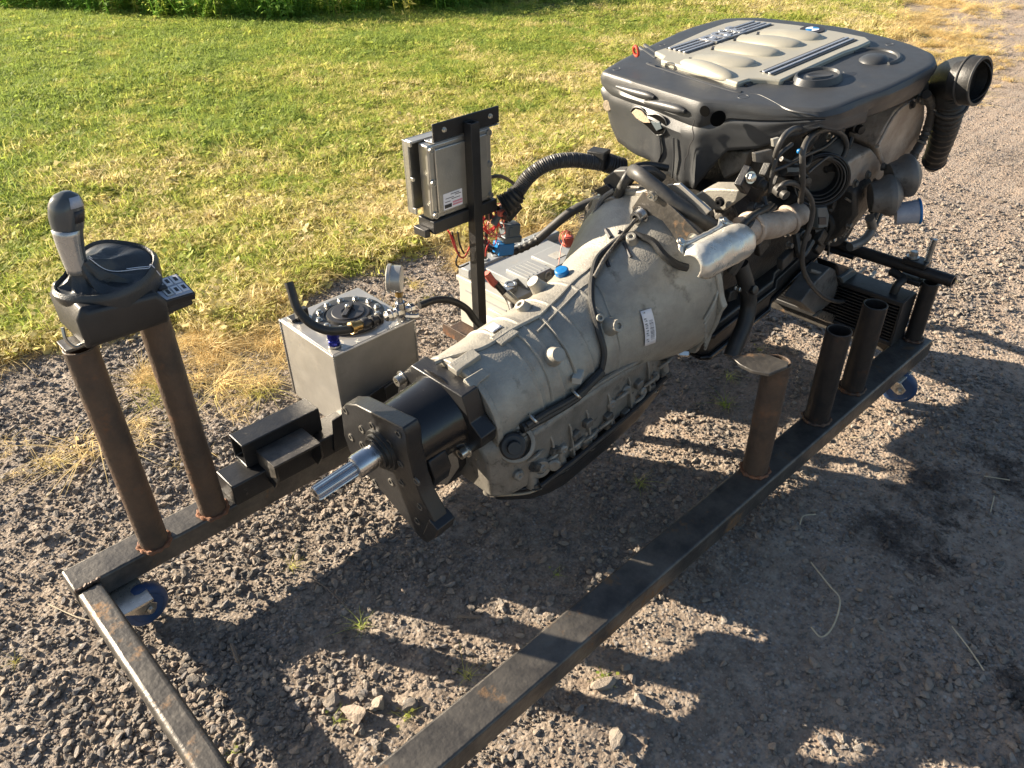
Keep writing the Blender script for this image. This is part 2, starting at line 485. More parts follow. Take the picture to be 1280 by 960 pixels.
# ------------------------------------------------------------ stones
import bmesh
def stone_mesh(seed, flat, sub=2):
    bm = bmesh.new(); bmesh.ops.create_icosphere(bm, subdivisions=sub, radius=1)
    rs = random.Random(seed)
    planes = [(Vector((rs.gauss(0, 1), rs.gauss(0, 1), rs.gauss(0, 1))).normalized(), rs.uniform(.42, .78)) for _ in range(12)]
    sx, sy = rs.uniform(.75, 1.0), rs.uniform(.95, 1.3)
    for v in bm.verts:
        for pn, pd in planes:
            k = v.co.dot(pn)-pd
            if k > 0: v.co -= pn*k*.97
        v.co *= 1+.10*noise.noise(v.co*2.3+Vector((seed, 0, 0)))
        v.co = Vector((v.co.x*sx, v.co.y*sy, v.co.z*flat))
    m = bpy.data.meshes.new('stone'); bm.to_mesh(m); bm.free()
    m.materials.append(MT['stone'])
    return m
stone_meshes = [stone_mesh(i+3, f) for i, f in enumerate((.55, .7, .48, .85, .62, .4))]
chip_meshes = [stone_mesh(i+40, f, 1) for i, f in enumerate((.6, .75, .5, .65))]
STONES = [
    ((0.113,-0.341,0.010), .022, 'pale rounded stone, left one of a touching pair between the crossbar and its shadow'),
    ((0.134,-0.362,0.010), .020, 'pale rounded stone, right one of a touching pair between the crossbar and its shadow'),
    ((0.313,-0.657,0.010), .036, 'large tan lumpy stone in the sunlit patch left of the right-hand rail end'),
    ((0.364,-0.671,0.010), .026, 'tall pointed pale stone lying against the near end of the right-hand rail'),
    ((-0.152,-0.116,0.010), .020, 'dark grey stone alone on the gravel left of the crossbar'),
    ((0.805,-0.338,0.010), .030, 'pale angular stone just right of the black mounting plate\'s lowest arm'),
    ((0.408,-0.720,0.010), .022, 'pale rounded stone beside the green sprout at the near end of the rail'),
    ((0.661,-1.074,0.010), .028, 'grey flat stone with a long shadow at the bottom middle of the photo'),
    ((0.735,-0.970,0.010), .030, 'large pale stone beside the small weed right of the right-hand rail'),
    ((0.768,-1.048,0.010), .022, 'pale stone in the sunlit strip between the two post shadows'),
    ((0.171,-0.531,0.010), .020, 'brown stone on the sunlit ground right of the crossbar'),
    ((0.240,-0.148,0.010), .017, 'small dark stone in front of the foot of the second rusty post'),
    ((0.300,-0.593,0.010), .024, 'grey stone on the shadow edge near the dry grass tuft'),
    ((1.114,-1.261,0.010), .016, 'small grey stone in shade left of the bent straw'),
    ((1.239,-1.462,0.010), .020, 'grey rounded stone at the bottom right of the shaded ground'),
]
for i, (pos, r, lab) in enumerate(STONES):
    o = bpy.data.objects.new('stone', stone_meshes[i % len(stone_meshes)]); col.objects.link(o)
    o.location = (pos[0], pos[1], float(gz(np.array(pos[0]), np.array(pos[1])))+r*.25)
    o.scale = (r, r, r); o.rotation_euler = (random.Random(i).uniform(-.3, .3), .1, i*1.7)
    tag(o, lab, 'stone', 'larger loose stones on the gravel')
stone_objs = [o for o in bpy.data.objects if o.name.startswith('stone')][:6]

def view_mask(P, mx=260, my=200, hi=None):
    d = P-np.array(CAM)
    zc = d@np.array(fw); xs = 640+FPX*(d@np.array(rt))/zc; ys = 480-FPX*(d@np.array(up))/zc
    return (zc > .2) & (xs > -mx) & (xs < 1280+mx) & (ys > -my) & (ys < 960+my), zc

def scatter(name, pts, scl, rot, pick, protos, kind='stuff', label=None):
    m = bpy.data.meshes.new(name)
    m.vertices.add(len(pts)); m.vertices.foreach_set('co', pts.astype(np.float32).ravel())
    for nm, ty, key, arr in (('scl', 'FLOAT', 'value', scl), ('rot', 'FLOAT_VECTOR', 'vector', rot), ('pick', 'INT', 'value', pick)):
        a = m.attributes.new(nm, ty, 'POINT'); a.data.foreach_set(key, arr.ravel())
    o = bpy.data.objects.new(name, m); col.objects.link(o)
    g = bpy.data.node_groups.new(name+'_scatter', 'GeometryNodeTree')
    g.interface.new_socket('Geometry', in_out='INPUT', socket_type='NodeSocketGeometry')
    g.interface.new_socket('Geometry', in_out='OUTPUT', socket_type='NodeSocketGeometry')
    n, l = g.nodes, g.links
    gi, go = n.new('NodeGroupInput'), n.new('NodeGroupOutput')
    ip = n.new('GeometryNodeInstanceOnPoints'); jn = n.new('GeometryNodeJoinGeometry')
    for p_ in protos:
        oi = n.new('GeometryNodeObjectInfo'); oi.transform_space = 'ORIGINAL'; oi.inputs['Object'].default_value = p_; oi.inputs['As Instance'].default_value = True
        l.new(oi.outputs['Geometry'], jn.inputs[0])
    def na(nm, ty):
        a = n.new('GeometryNodeInputNamedAttribute'); a.data_type = ty; a.inputs['Name'].default_value = nm; return a.outputs['Attribute']
    l.new(gi.outputs[0], ip.inputs['Points']); l.new(jn.outputs[0], ip.inputs['Instance'])
    ip.inputs['Pick Instance'].default_value = True
    l.new(na('pick', 'INT'), ip.inputs['Instance Index'])
    e2r = n.new('FunctionNodeEulerToRotation'); l.new(na('rot', 'FLOAT_VECTOR'), e2r.inputs[0]); l.new(e2r.outputs[0], ip.inputs['Rotation'])
    l.new(na('scl', 'FLOAT'), ip.inputs['Scale'])
    l.new(ip.outputs[0], go.inputs[0])
    md = o.modifiers.new('scatter', 'NODES'); md.node_group = g
    tag(o, label, None, None, kind)
    return o

def cloud(n, x0, x1, y0, y1, dens, mx=260):
    P = np.stack([rng.uniform(x0, x1, n), rng.uniform(y0, y1, n)], 1)
    P = P[rng.random(n) < dens(P[:, 0], P[:, 1])]
    P = np.concatenate([P, np.zeros((len(P), 1))], 1)
    ok, zc = view_mask(P, mx)
    P, zc = P[ok], zc[ok]
    return P, zc

def stones(name, n, box, smin, smax, power, dens, protos, sink, label, far_keep=None):
    P, zc = cloud(n, *box, dens)
    if far_keep: 
        k = rng.random(len(P)) < np.clip((far_keep/zc)**2, 0, 1); P, zc = P[k], zc[k]
    s = smin+(smax-smin)*rng.random(len(P))**power
    P[:, 2] = gz(P[:, 0], P[:, 1])+s*sink
    rot = np.stack([rng.normal(0, .25, len(P)), rng.normal(0, .25, len(P)), rng.uniform(0, 6.28, len(P))], 1)
    print(name, len(P))
    return scatter(name, P, s.astype(np.float32), rot.astype(np.float32), rng.integers(0, len(protos), len(P)).astype(np.int32), protos, label=label)
def coarse(x, y):     # how stony the ground is: more towards the near left and the lawn edge
    a = np.clip(.42+.6*np.clip((.9-x)/.8, 0, 1)*np.clip((y+1.7)/.9, 0, 1)+.35*np.clip((y+.1)/.5, 0, 1), 0, 1)
    b = np.clip((fbm(x*2.6+5, y*2.6, 3)-.34)/.25, 0.22, 1)
    return a*b*(1-lawn_mask(x, y)*.92)
# chip prototypes: four real chips lying by the crossbar
chip_objs = []
for i, (pos, lab) in enumerate((((-0.081,-0.013,0.005), 'small stone chip left of the crossbar, uppermost of four'), ((-0.120,-0.202,0.005), 'small stone chip left of the crossbar, second of four from the top'),
                                ((-0.100,-0.347,0.005), 'small stone chip left of the crossbar beside its sunlit face'), ((-0.205,-0.244,0.005), 'small stone chip nearest the bottom left corner of the photo'))):
    o = bpy.data.objects.new('stone_chip', chip_meshes[i]); col.objects.link(o)
    o.location = (pos[0], pos[1], float(gz(np.array(pos[0]), np.array(pos[1])))+.004); o.scale = (.011,)*3; o.rotation_euler = (0, 0, i)
    tag(o, lab, 'stone', 'stone chips left of the crossbar'); chip_objs.append(o)
stones('gravel', 300000, (-1.2, 4.2, -3.2, 1.5), .0032, .0145, 3.0, coarse, stone_objs, .30, 'loose grey crushed stone strewn over the yard')
stones('fine_gravel', 420000, (-1.2, 5.0, -3.6, 1.6), .0022, .0065, 1.6, lambda x, y: .75*np.clip(.3+coarse(x, y)+.3, 0, 1)*(1-.9*lawn_mask(x, y)), chip_objs, .25, 'fine grey grit between the larger stones', far_keep=2.6)
stones('far_gravel', 150000, (3.2, 13, -7, 3.5), .003, .010, 2.6, lambda x, y: np.clip((x-3.2)/1, 0, 1)*.8*(1-.95*lawn_mask(x, y)), chip_objs, .25, 'sunlit gravel of the track beyond the engine', far_keep=5.5)

# ------------------------------------------------------------ grass
def leaf_mat(name, green, dry, bias, trans=.5):
    m = bpy.data.materials.new(name); m.use_nodes = True
    n, l = m.node_tree.nodes, m.node_tree.links
    b = n['Principled BSDF']; g = n.new('ShaderNodeNewGeometry'); oi = n.new('ShaderNodeObjectInfo')
    def noise(s, d):
        k = n.new('ShaderNodeTexNoise'); k.inputs['Scale'].default_value = s; k.inputs['Detail'].default_value = d; l.new(g.outputs['Position'], k.inputs['Vector']); return k.outputs[0]
    # dryness = broad patches + per-tuft variation + drier towards the gravel
    a = n.new('ShaderNodeMath'); a.operation = 'MULTIPLY_ADD'; a.inputs[1].default_value = 1.5; l.new(noise(1.1, 3), a.inputs[0]); a.inputs[2].default_value = bias-.75
    a2 = n.new('ShaderNodeMath'); a2.operation = 'MULTIPLY_ADD'; a2.inputs[1].default_value = 1.3; l.new(noise(5, 3), a2.inputs[0]); l.new(a.outputs[0], a2.inputs[2])
    a3 = n.new('ShaderNodeMath'); a3.operation = 'MULTIPLY_ADD'; a3.inputs[1].default_value = .75; l.new(oi.outputs['Random'], a3.inputs[0]); l.new(a2.outputs[0], a3.inputs[2])
    sx = n.new('ShaderNodeSeparateXYZ'); l.new(g.outputs['Position'], sx.inputs[0])
    dst = n.new('ShaderNodeMapRange'); dst.inputs[1].default_value, dst.inputs[2].default_value = 0.9, 4.2; dst.inputs[3].default_value, dst.inputs[4].default_value = -.42, -1.12
    k = n.new('ShaderNodeMath'); k.operation = 'MULTIPLY_ADD'; k.inputs[1].default_value = -.16; l.new(sx.outputs['X'], k.inputs[0]); l.new(sx.outputs['Y'], k.inputs[2])
    l.new(k.outputs[0], dst.inputs[0])
    a4 = n.new('ShaderNodeMath'); a4.operation = 'ADD'; a4.use_clamp = True; l.new(a3.outputs[0], a4.inputs[0]); l.new(dst.outputs[0], a4.inputs[1])
    cr = n.new('ShaderNodeValToRGB'); e = cr.color_ramp.elements
    e[0].color = (*green, 1); e[1].color = (*dry, 1); e.new(.35).color = (*[x*.5+y*.5 for x, y in zip(green, (.52, .56, .09))], 1); e.new(.6).color = (.55, .51, .16, 1)
    l.new(a4.outputs[0], cr.inputs[0])
    l.new(cr.outputs[0], b.inputs['Base Color']); b.inputs['Roughness'].default_value = .6; b.inputs['Specular IOR Level'].default_value = .18
    tr = n.new('ShaderNodeBsdfTranslucent'); l.new(cr.outputs[0], tr.inputs[0])
    ms = n.new('ShaderNodeMixShader'); ms.inputs[0].default_value = trans
    l.new(b.outputs[0], ms.inputs[1]); l.new(tr.outputs[0], ms.inputs[2]); l.new(ms.outputs[0], n['Material Output'].inputs[0])
    return m
MT['grass'] = leaf_mat('lawn_grass', (.28, .365, .085), (.76, .65, .37), .18)
MT['straw_grass'] = leaf_mat('dry_yellow_grass', (.44, .39, .13), (.76, .60, .30), .55)
MT['weed'] = leaf_mat('weed_leaf', (.27, .44, .10), (.52, .60, .17), .1, .7)
def tuft_mesh(seed, n, rad, hmin, hmax, wid, lean, mt, seg=3, broad=0):
    rs = random.Random(seed); mb = MB()
    for i in range(n):
        a, r = rs.uniform(0, 6.28), rad*math.sqrt(rs.random())
        b = Vector((r*math.cos(a), r*math.sin(a), -.004)); h = rs.uniform(hmin, hmax); wv = wid*rs.uniform(.6, 1.3)
        da = rs.uniform(0, 6.28); ln = rs.uniform(.2, 1)*lean*h
        d = Vector((math.cos(da), math.sin(da), 0)); s = Vector((-d.y, d.x, 0)); L = []
        if rs.random() < broad:      # small round clover-like leaf
            c = b+d*ln*.5+Vector((0, 0, h*.5)); u = (d*.8+Vector((0, 0, rs.uniform(-.2, .5)))).normalized(); ww = wid*3.2
            mb.add([c-u*ww, c-s*ww, c+u*ww, c+s*ww], [(0, 1, 2, 3)]); continue
        for k in range(seg+1):
            t = k/seg; q = b+d*(ln*t*t)+Vector((0, 0, h*(t-.25*t*t*lean))); ww = wv*(1-t**1.5)*.5+.0002
            L += [q-s*ww, q+s*ww]
        mb.add(L, [(2*k, 2*k+1, 2*k+3, 2*k+2) for k in range(seg)])
    m = bpy.data.meshes.new('tuft'); m.from_pydata([tuple(v) for v in mb.v], [], mb.f); m.materials.append(MT[mt]); m.shade_smooth()
    return m
def plant(name, mesh, pos, lab, cat, s=1, grp=None, rz=0):
    o = bpy.data.objects.new(name, mesh); col.objects.link(o)
    o.location = (pos[0], pos[1], float(gz(np.array(pos[0]), np.array(pos[1])))); o.scale = (s,)*3; o.rotation_euler.z = rz
    tag(o, lab, cat, grp); return o
tm = [tuft_mesh(1, 46, .055, .018, .045, .0034, 1.2, 'grass', 2, .18), tuft_mesh(2, 40, .055, .022, .060, .0036, 1.0, 'grass', 2, .05), tuft_mesh(3, 50, .060, .012, .034, .0036, 1.6, 'grass', 2, .35), tuft_mesh(4, 40, .055, .015, .05, .003, 1.5, 'grass', 2, 0)]
lt = [plant('grass_tuft', tm[0], (1.364,1.558,0.010), 'short green grass tuft on the lawn left of the control unit, uppermost of four', 'grass', 1, 'low tufts picked out on the lawn'),
      plant('grass_tuft', tm[1], (1.031,1.158,0.010), 'upright grass tuft on the lawn edge above the small tank, second of four', 'grass', 1, 'low tufts picked out on the lawn'),
      plant('clover_patch', tm[2], (1.111,1.817,0.010), 'low clover patch on the lawn right of the gear lever', 'clover', 1),
      plant('grass_tuft', tm[3], (0.841,0.923,0.010), 'thin grass tuft at the lawn edge left of the small tank', 'grass', 1, 'low tufts picked out on the lawn')]
sm = [tuft_mesh(11, 60, .05, .03, .09, .0026, 2.6, 'straw_grass', 3), tuft_mesh(12, 50, .07, .02, .06, .0026, 3.2, 'straw_grass', 3)]
st = [plant('straw_tuft', sm[0], (0.255,0.627,0.000), 'large dry yellow grass tuft left of the first rusty post', 'dry grass', 1.5, 'dry tufts growing out of the gravel'),
      plant('straw_tuft', sm[1], (0.778,0.747,0.000), 'flattened dry yellow tuft on the gravel left of the small tank', 'dry grass', 1.2, 'dry tufts growing out of the gravel')]
def lawn_pts(n, x0, x1, y0, y1, thin=1):
    P = np.stack([rng.uniform(x0, x1, n), rng.uniform(y0, y1, n)], 1)
    k = rng.random(n) < lawn_mask(P[:, 0], P[:, 1])**1.5*thin; P = P[k]
    P = np.concatenate([P, np.zeros((len(P), 1))], 1); ok, zc = view_mask(P, 260, 260); P = P[ok]
    P[:, 2] = gz(P[:, 0], P[:, 1]); return P
def grass(name, P, smin, smax, protos, label, tilt=.15):
    s = (smin+(smax-smin)*rng.random(len(P)))*(.72+.6*fbm(P[:, 0]*1.3, P[:, 1]*1.3+9, 2))
    rot = np.stack([rng.normal(0, tilt, len(P)), rng.normal(0, tilt, len(P)), rng.uniform(0, 6.28, len(P))], 1)
    print(name, len(P))
    return scatter(name, P, s.astype(np.float32), rot.astype(np.float32), rng.integers(0, len(protos), len(P)).astype(np.int32), protos, label=label)
P1 = lawn_pts(130000, -2.5, 5.5, .7, 10)
P2 = lawn_pts(45000, 3, 14, 1, 12)
grass('lawn_grass', np.concatenate([P1, P2]), .8, 1.5, lt, 'mown lawn of mixed green and sun-dried yellow grass')
# dry fringe where the lawn meets the gravel, and the straw-coloured verge at the far right
n_ = 26000
P = np.stack([rng.uniform(-1.5, 9, n_), rng.uniform(.3, 3, n_)], 1)
d_ = P[:, 1]-edge(P[:, 0])
k_ = rng.random(n_) < np.where(P[:, 0] > 5.2, .9, .7)*np.exp(-((d_+.03)/np.where(P[:, 0] < 1.3, .36, .20))**2)*np.clip((fbm(P[:, 0]*3.4, P[:, 1]*3.4, 3)-.43)/.10, 0, 1)
P = np.concatenate([P[k_], np.zeros((k_.sum(), 1))], 1); P[:, 2] = gz(P[:, 0], P[:, 1])
ok, zc = view_mask(P)
grass('dry_fringe_grass', P[ok], .5, 1.0, st, 'dry straw-coloured grass along the lawn edge', .2)
n_ = 14000
P = np.stack([rng.uniform(5.6, 13, n_), rng.uniform(-.8, 3.2, n_)], 1)
d_ = P[:, 1]-edge(P[:, 0])
k_ = rng.random(n_) < .7*np.exp(-((d_+.32)/.40)**2)*np.clip((fbm(P[:, 0]*2, P[:, 1]*2+7, 3)-.34)/.2, 0, 1)
P = np.concatenate([P[k_], np.zeros((k_.sum(), 1))], 1); P[:, 2] = gz(P[:, 0], P[:, 1])
ok, zc = view_mask(P)
grass('verge_grass', P[ok], .6, 1.1, st, 'yellow dried verge between lawn and gravel track', .3)
# tall leafy weeds behind the lawn
def weed_mesh(seed):
    rs = random.Random(seed); mb = MB()
    for s_ in range(5):
        a = rs.uniform(0, 6.28); b = Vector((rs.uniform(-.09, .09), rs.uniform(-.09, .09), 0)); H = rs.uniform(.22, .48)
        d = Vector((math.cos(a), math.sin(a), 0))*rs.uniform(.02, .14)
        mb.path([b, b+d*.4+Vector((0, 0, H*.5)), b+d+Vector((0, 0, H))], .004, 4, 3)
        for k in range(13):
            t = rs.uniform(.08, 1); c = b+d*t+Vector((0, 0, H*t)); la = rs.uniform(0, 6.28); L = rs.uniform(.04, .09)*(1.2-t*.5)
            u = Vector((math.cos(la), math.sin(la), rs.uniform(-.2, .5))).normalized(); s = Vector((-u.y, u.x, 0)).normalized()*L*.24
            mb.add([c, c+u*L*.4-s, c+u*L*.95+Vector((0, 0, -L*.25)), c+u*L*.4+s], [(0, 1, 2, 3)])
    m = bpy.data.meshes.new('weed'); m.from_pydata([tuple(v) for v in mb.v], [], mb.f); m.materials.append(MT['weed'])
    return m
wm = [weed_mesh(5), weed_mesh(6), weed_mesh(8)]
wo = [plant('weed_plant', wm[0], (4.191,6.531,-0.000), 'leafy green weed at the front of the tall growth, leftmost of three', 'weed', 1, 'leafy weeds at the front of the tall growth'),
      plant('weed_plant', wm[1], (4.547,5.758,0.000), 'leafy green weed at the front of the tall growth, middle of three', 'weed', 1, 'leafy weeds at the front of the tall growth'),
      plant('weed_plant', wm[2], (5.234,5.358,0.000), 'leafy green weed at the front of the tall growth, rightmost of three', 'weed', 1, 'leafy weeds at the front of the tall growth')]
n_ = 5200
P = np.stack([rng.uniform(2.2, 9.5, n_), rng.uniform(2.5, 10.5, n_)], 1)
ed = np.interp(P[:, 0], [2.2, 3.0, 3.6, 4.2, 5.0, 5.9, 7.2, 9.5], [9.0, 7.5, 6.35, 5.75, 5.2, 4.9, 4.9, 4.9])
k_ = (P[:, 1] > ed+(fbm(P[:, 0]*2, P[:, 1]*2, 2)-.5)*.6) & (P[:, 1] < ed+.95)
P = np.concatenate([P[k_], np.zeros((k_.sum(), 1))], 1); ok, zc = view_mask(P, 300, 400)
grass('tall_weeds', P[ok], .55, 1.25, wo, 'band of tall leafy weeds and grass growing behind the lawn')
# single weeds growing out of the gravel
gm = [tuft_mesh(21, 18, .018, .04, .10, .0030, 1.8, 'weed', 3), tuft_mesh(22, 18, .020, .02, .06, .0028, 1.8, 'weed', 2, .3)]
for i, (pos, s, lab) in enumerate((((1.783,-0.589,0.000), 1.3, 'spiky green grass tuft in shade below the rubber hose'), ((2.147,-0.485,0.000), .9, 'small green weed behind the capped post'), ((1.924,-0.508,0.000), 1.0, 'sparse green weed between the rubber hose and the capped post'),
        ((0.386,-0.733,0.000), .9, 'yellow-green sprout beside pale stones at the near rail end'), ((0.439,-0.204,0.000), .7, 'tiny yellow-green sprout on the sunlit stones below the output shaft'), ((0.757,-0.965,0.000), .9, 'small weed beside a pale stone right of the right-hand rail'),
        ((0.458,-0.477,0.000), .9, 'thin weed in the dark shadow edge below the output shaft'), ((0.899,-0.681,0.000), .7, 'small weed under the sunlit strip in the big shadow'), ((1.301,-0.625,0.000), 1.0, 'flat green weed at the tip of a sunlit wedge near the rail'),
        ((0.088,-0.551,0.000), .7, 'yellow-green sprout against the crossbar at the bottom edge'), ((0.543,-0.754,0.000), .8, 'thin weed against the inner side of the right-hand rail'), ((3.117,-0.742,0.000), 1.3, 'bright green weed on the sunlit gravel right of the threaded rod'),
        ((-0.152,-0.014,0.000), .6, 'tiny yellow sprout at the left edge below the rail corner'), ((0.284,-0.633,0.000), .8, 'small dry tuft beside the shadow edge near the right-hand rail end'))):
    plant('weed_sprout', gm[i % 2], pos, lab, 'weed', s*.62, 'weeds growing out of the gravel', i*1.1)
# straws and twigs lying about
for pts, r, mtn, nm, lab in (
        ([(1.356,-1.116,0.012), (1.315,-1.181,0.020), (1.286,-1.225,0.025), (1.214,-1.248,0.018), (1.173,-1.243,0.010), (1.181,-1.213,0.010)], .0019, 'twig', 'straw', 'long bent pale straw in the shade right of the rail'),
        ([(1.407,-1.436,0.012), (1.366,-1.487,0.020), (1.339,-1.530,0.012)], .0017, 'twig', 'straw', 'straight pale straw at the right in the shade'),
        ([(1.883,-0.949,0.012), (1.914,-0.989,0.020), (1.980,-0.981,0.012)], .0018, 'twig', 'straw', 'short curved pale straw close to the far half of the right-hand rail'),
        ([(1.456,-1.029,0.010), (1.486,-1.021,0.015), (1.520,-1.039,0.010)], .0015, 'twig', 'straw', 'small hooked pale straw in shade below the two black posts'),
        ([(1.854,-1.358,0.010), (1.918,-1.343,0.015)], .0015, 'twig', 'straw', 'short pale straw between the two oil stains'),
        ([(0.627,-0.623,0.010), (0.662,-0.663,0.012)], .0045, 'wood', 'twig', 'short thick grey twig lying in the big shadow left of the rail'),
        ([(1.011,-0.343,0.010), (0.879,-0.390,0.010)], .002, 'wood', 'twig', 'thin twig in the shadow under the gearbox sump'),
        ([(0.213,-0.324,0.010), (0.200,-0.378,0.010)], .0045, 'wood', 'twig', 'short grey twig in the crossbar shadow'),
        ([(0.458,-0.407,0.010), (0.455,-0.338,0.012), (0.446,-0.281,0.010)], .002, 'wood', 'twig', 'thin brown twig on the sunlit stones below the shaft'),
        ([(-0.046,0.090,0.010), (0.004,-0.036,0.020), (0.075,-0.085,0.010)], .0012, 'twig', 'straw', 'thin pale straw left of the crossbar corner'),
        ([(0.271,0.500,0.020), (0.257,0.323,0.020)], .0015, 'twig', 'straw', 'pale straw beside the first rusty post foot'),
        ([(1.989,-1.292,0.010), (2.019,-1.348,0.012)], .0014, 'twig', 'straw', 'faint straw lying at the right edge near the oil stain')):
    o = part(MB().path(pts, r, 6, 5), nm, mtn); tag(o, lab, nm, 'straws and twigs on the gravel')

# ------------------------------------------------------------ rolling engine stand
H = .160
stand = thing('engine_stand', 'welded black and rusty steel frame on castors carrying the engine and gearbox', 'engine stand', (0, 0, 0))
def rail(name, x0, x1, y0, y1, z0, z1, skew=0, mat='frame', label=None, bev=.006):
    p = [(x0, y0-skew*x0, z0), (x1, y0-skew*x1, z0), (x1, y1-skew*x1, z0), (x0, y1-skew*x0, z0)]
    return part(MB().prism(p, (0, 0, z1-z0)), name, mat, stand, bev, 3, label=label)
rail('long_rail', 0, 2.335, -.083, 0, .102, H)
rail('long_rail', -.35, 2.337, -.946, -.862, .102, H, .0078)
rail('cross_rail', .002, .056, -.8595, -.0855, .100, H-.003, bev=.011)
rail('cross_rail', 2.255, 2.315, -.875, -.0855, .100, H-.003)
# thin rust-coloured weld lines where the members meet
def bead(pts, r=.0045, mat='frame_rust', parent=stand):
    rs = random.Random(len(pts)*7+int(pts[0][0]*1000))
    P = smooth_path(pts, 8)
    P = [q+Vector((rs.gauss(0, 1), rs.gauss(0, 1), rs.gauss(0, 1)))*r*.18 for q in P]
    part(MB().path(P, lambda t: r*(1+.25*math.sin(t*90)), 6, raw=True), 'weld_bead', mat, parent)
bead([(.004, -.084, H-.001), (.03, -.0845, H-.001), (.056, -.084, H-.001)])
bead([(2.258, -.868, H-.001), (2.312, -.868, H-.001)])
def post(x, y, z1, r=.0315, mat='pipe', weld='weld', z0=H, lean=(0, 0), cut=0):
    b = Vector((x, y, z0)); t = Vector((x+lean[0], y+lean[1], z1))
    o = part(MB().tube(b, t, r, r-.005, 32, (t-b).length*.9), 'post', mat, stand, .0015, 2)
    k = []
    rs = random.Random(int(x*100))
    for i in range(25):
        a = 2*math.pi*i/24
        k.append((x+math.cos(a)*(r+.002)*(1+rs.uniform(-.03, .05)), y+math.sin(a)*(r+.002)*(1+rs.uniform(-.03, .05)), z0+.003))
    w_ = part(MB().path(k, lambda t: .0055*(1+.3*math.sin(t*70)+.2*math.sin(t*31)), 6, 2), 'weld_bead', weld, o)
    return o
p1 = post(.190, -.066, .700); p2 = post(.338, -.062, .700)
p3 = post(1.394, -.905, .492, .0315, 'pipe', 'weld'); p4 = post(1.700, -.908, .446, .0325, 'pipe_black', 'frame_rust')
p5 = post(1.905, -.908, .440, .0325, 'pipe_black', 'frame_rust'); p6 = post(2.296, -.915, .362, .025, 'pipe_black', 'frame_rust')
p7 = post(2.296, -.045, .362, .025, 'pipe_black', 'frame_rust')
# torch-cut plate on top of the third post
cap = [(1.325,-0.824,0.499), (1.370,-0.840,0.499), (1.393,-0.872,0.499), (1.400,-0.928,0.499), (1.380,-0.936,0.499), (1.326,-0.923,0.499), (1.310,-0.888,0.499), (1.313,-0.855,0.499)]
part(MB().prism(cap, (0, 0, -.009)), 'top_plate', 'frame', p3, .0015)
# top bar across the far end, with bolted clamp and threaded rod
bar = part(MB().tube((2.296, -.02, .386), (2.296, -.975, .386), .019, .013, 24, .06), 'top_bar', 'pipe_black', stand, .0015)
for z_ in (.415, .356): part(MB().box((2.29, -.86, z_), (.05, .07, .016)), 'clamp_plate', 'black_steel', bar, .002)
rod = MB(); rod.cyl((2.298, -.885, .34), (2.296, -.890, .495), .0075, .0075, 10)
for i in range(26): rod.torus((2.298, -.8855, .345+i*.0056), (0, 0, 1), .0075, .0016, 10, 4)
part(rod, 'threaded_rod', 'zinc', bar)
part(MB().hexbolt((2.29, -.845, .424), (0, 0, 1), .013, .02), 'nut', 'zinc', bar)
part(MB().hexbolt((2.29, -.62, .41), (0, 0, 1), .011, .016), 'nut', 'zinc', bar)
part(MB().box((2.288, -.60, .372), (.05, .16, .012)), 'clamp_plate', 'black_steel', bar, .002)
# castors
def castor(x, y, dx, dy, label=None, r=.052):
    c = part(MB().bx(x-.045, x+.045, y-.045, y+.045, .094, .1015), 'castor_plate', 'zinc', stand, .001, label=label)
    for sx in (-1, 1):
        for sy in (-1, 1): part(MB().hexbolt((x+sx*.033, y+sy*.033, .0945), (0, 0, -1), .006, .006), 'nut', 'zinc', c)
    d = Vector((dx, dy, 0)).normalized(); s = Vector((-d.y, d.x, 0)); ctr = Vector((x, y, r))+d*.032
    f = MB(); f.cyl((x, y, .094), (x, y, .080), .026, .026, 20)
    for k in (-1, 1):
        o_ = Vector((x, y, 0))+s*k*.0235
        poly = [o_+d*-.028+Vector((0, 0, .086)), o_+d*.026+Vector((0, 0, .086)), o_+d*.050+Vector((0, 0, .058)), o_+d*.044+Vector((0, 0, .042)), o_+d*.022+Vector((0, 0, .042))]
        f.prism(poly, s*.003*k)
    f.box(Vector((x, y, .0865)), (.040, .044, .003), Matrix.Rotation(math.atan2(d.y, d.x), 3, 'Z'))
    part(f, 'fork', 'zinc', c, .001)
    part(MB().lathe(ctr-s*.019, s, [(0, r*.72), (.0, r*.86), (.004, r*.96), (.010, r), (.028, r), (.034, r*.96), (.038, r*.86), (.038, r*.72)], 40), 'tyre', 'blue_ring', c)
    part(MB().lathe(ctr-s*.0195, s, [(0, .0), (0, .016), (.006, .018), (.006, r*.60), (.0, r*.70), (.039, r*.70), (.033, r*.60), (.033, .018), (.039, .016), (.039, 0)], 32), 'hub', 'wheelhub', c)
    part(MB().hexbolt(ctr-s*.029, -s, .008, .006), 'axle_bolt', 'zinc', c)
    return c
castor(.082, -.118, 1, .12); castor(2.165, -.925, .42, -.9); castor(2.18, -.03, .3, .4); castor(-.25, -.90, .5, .3)
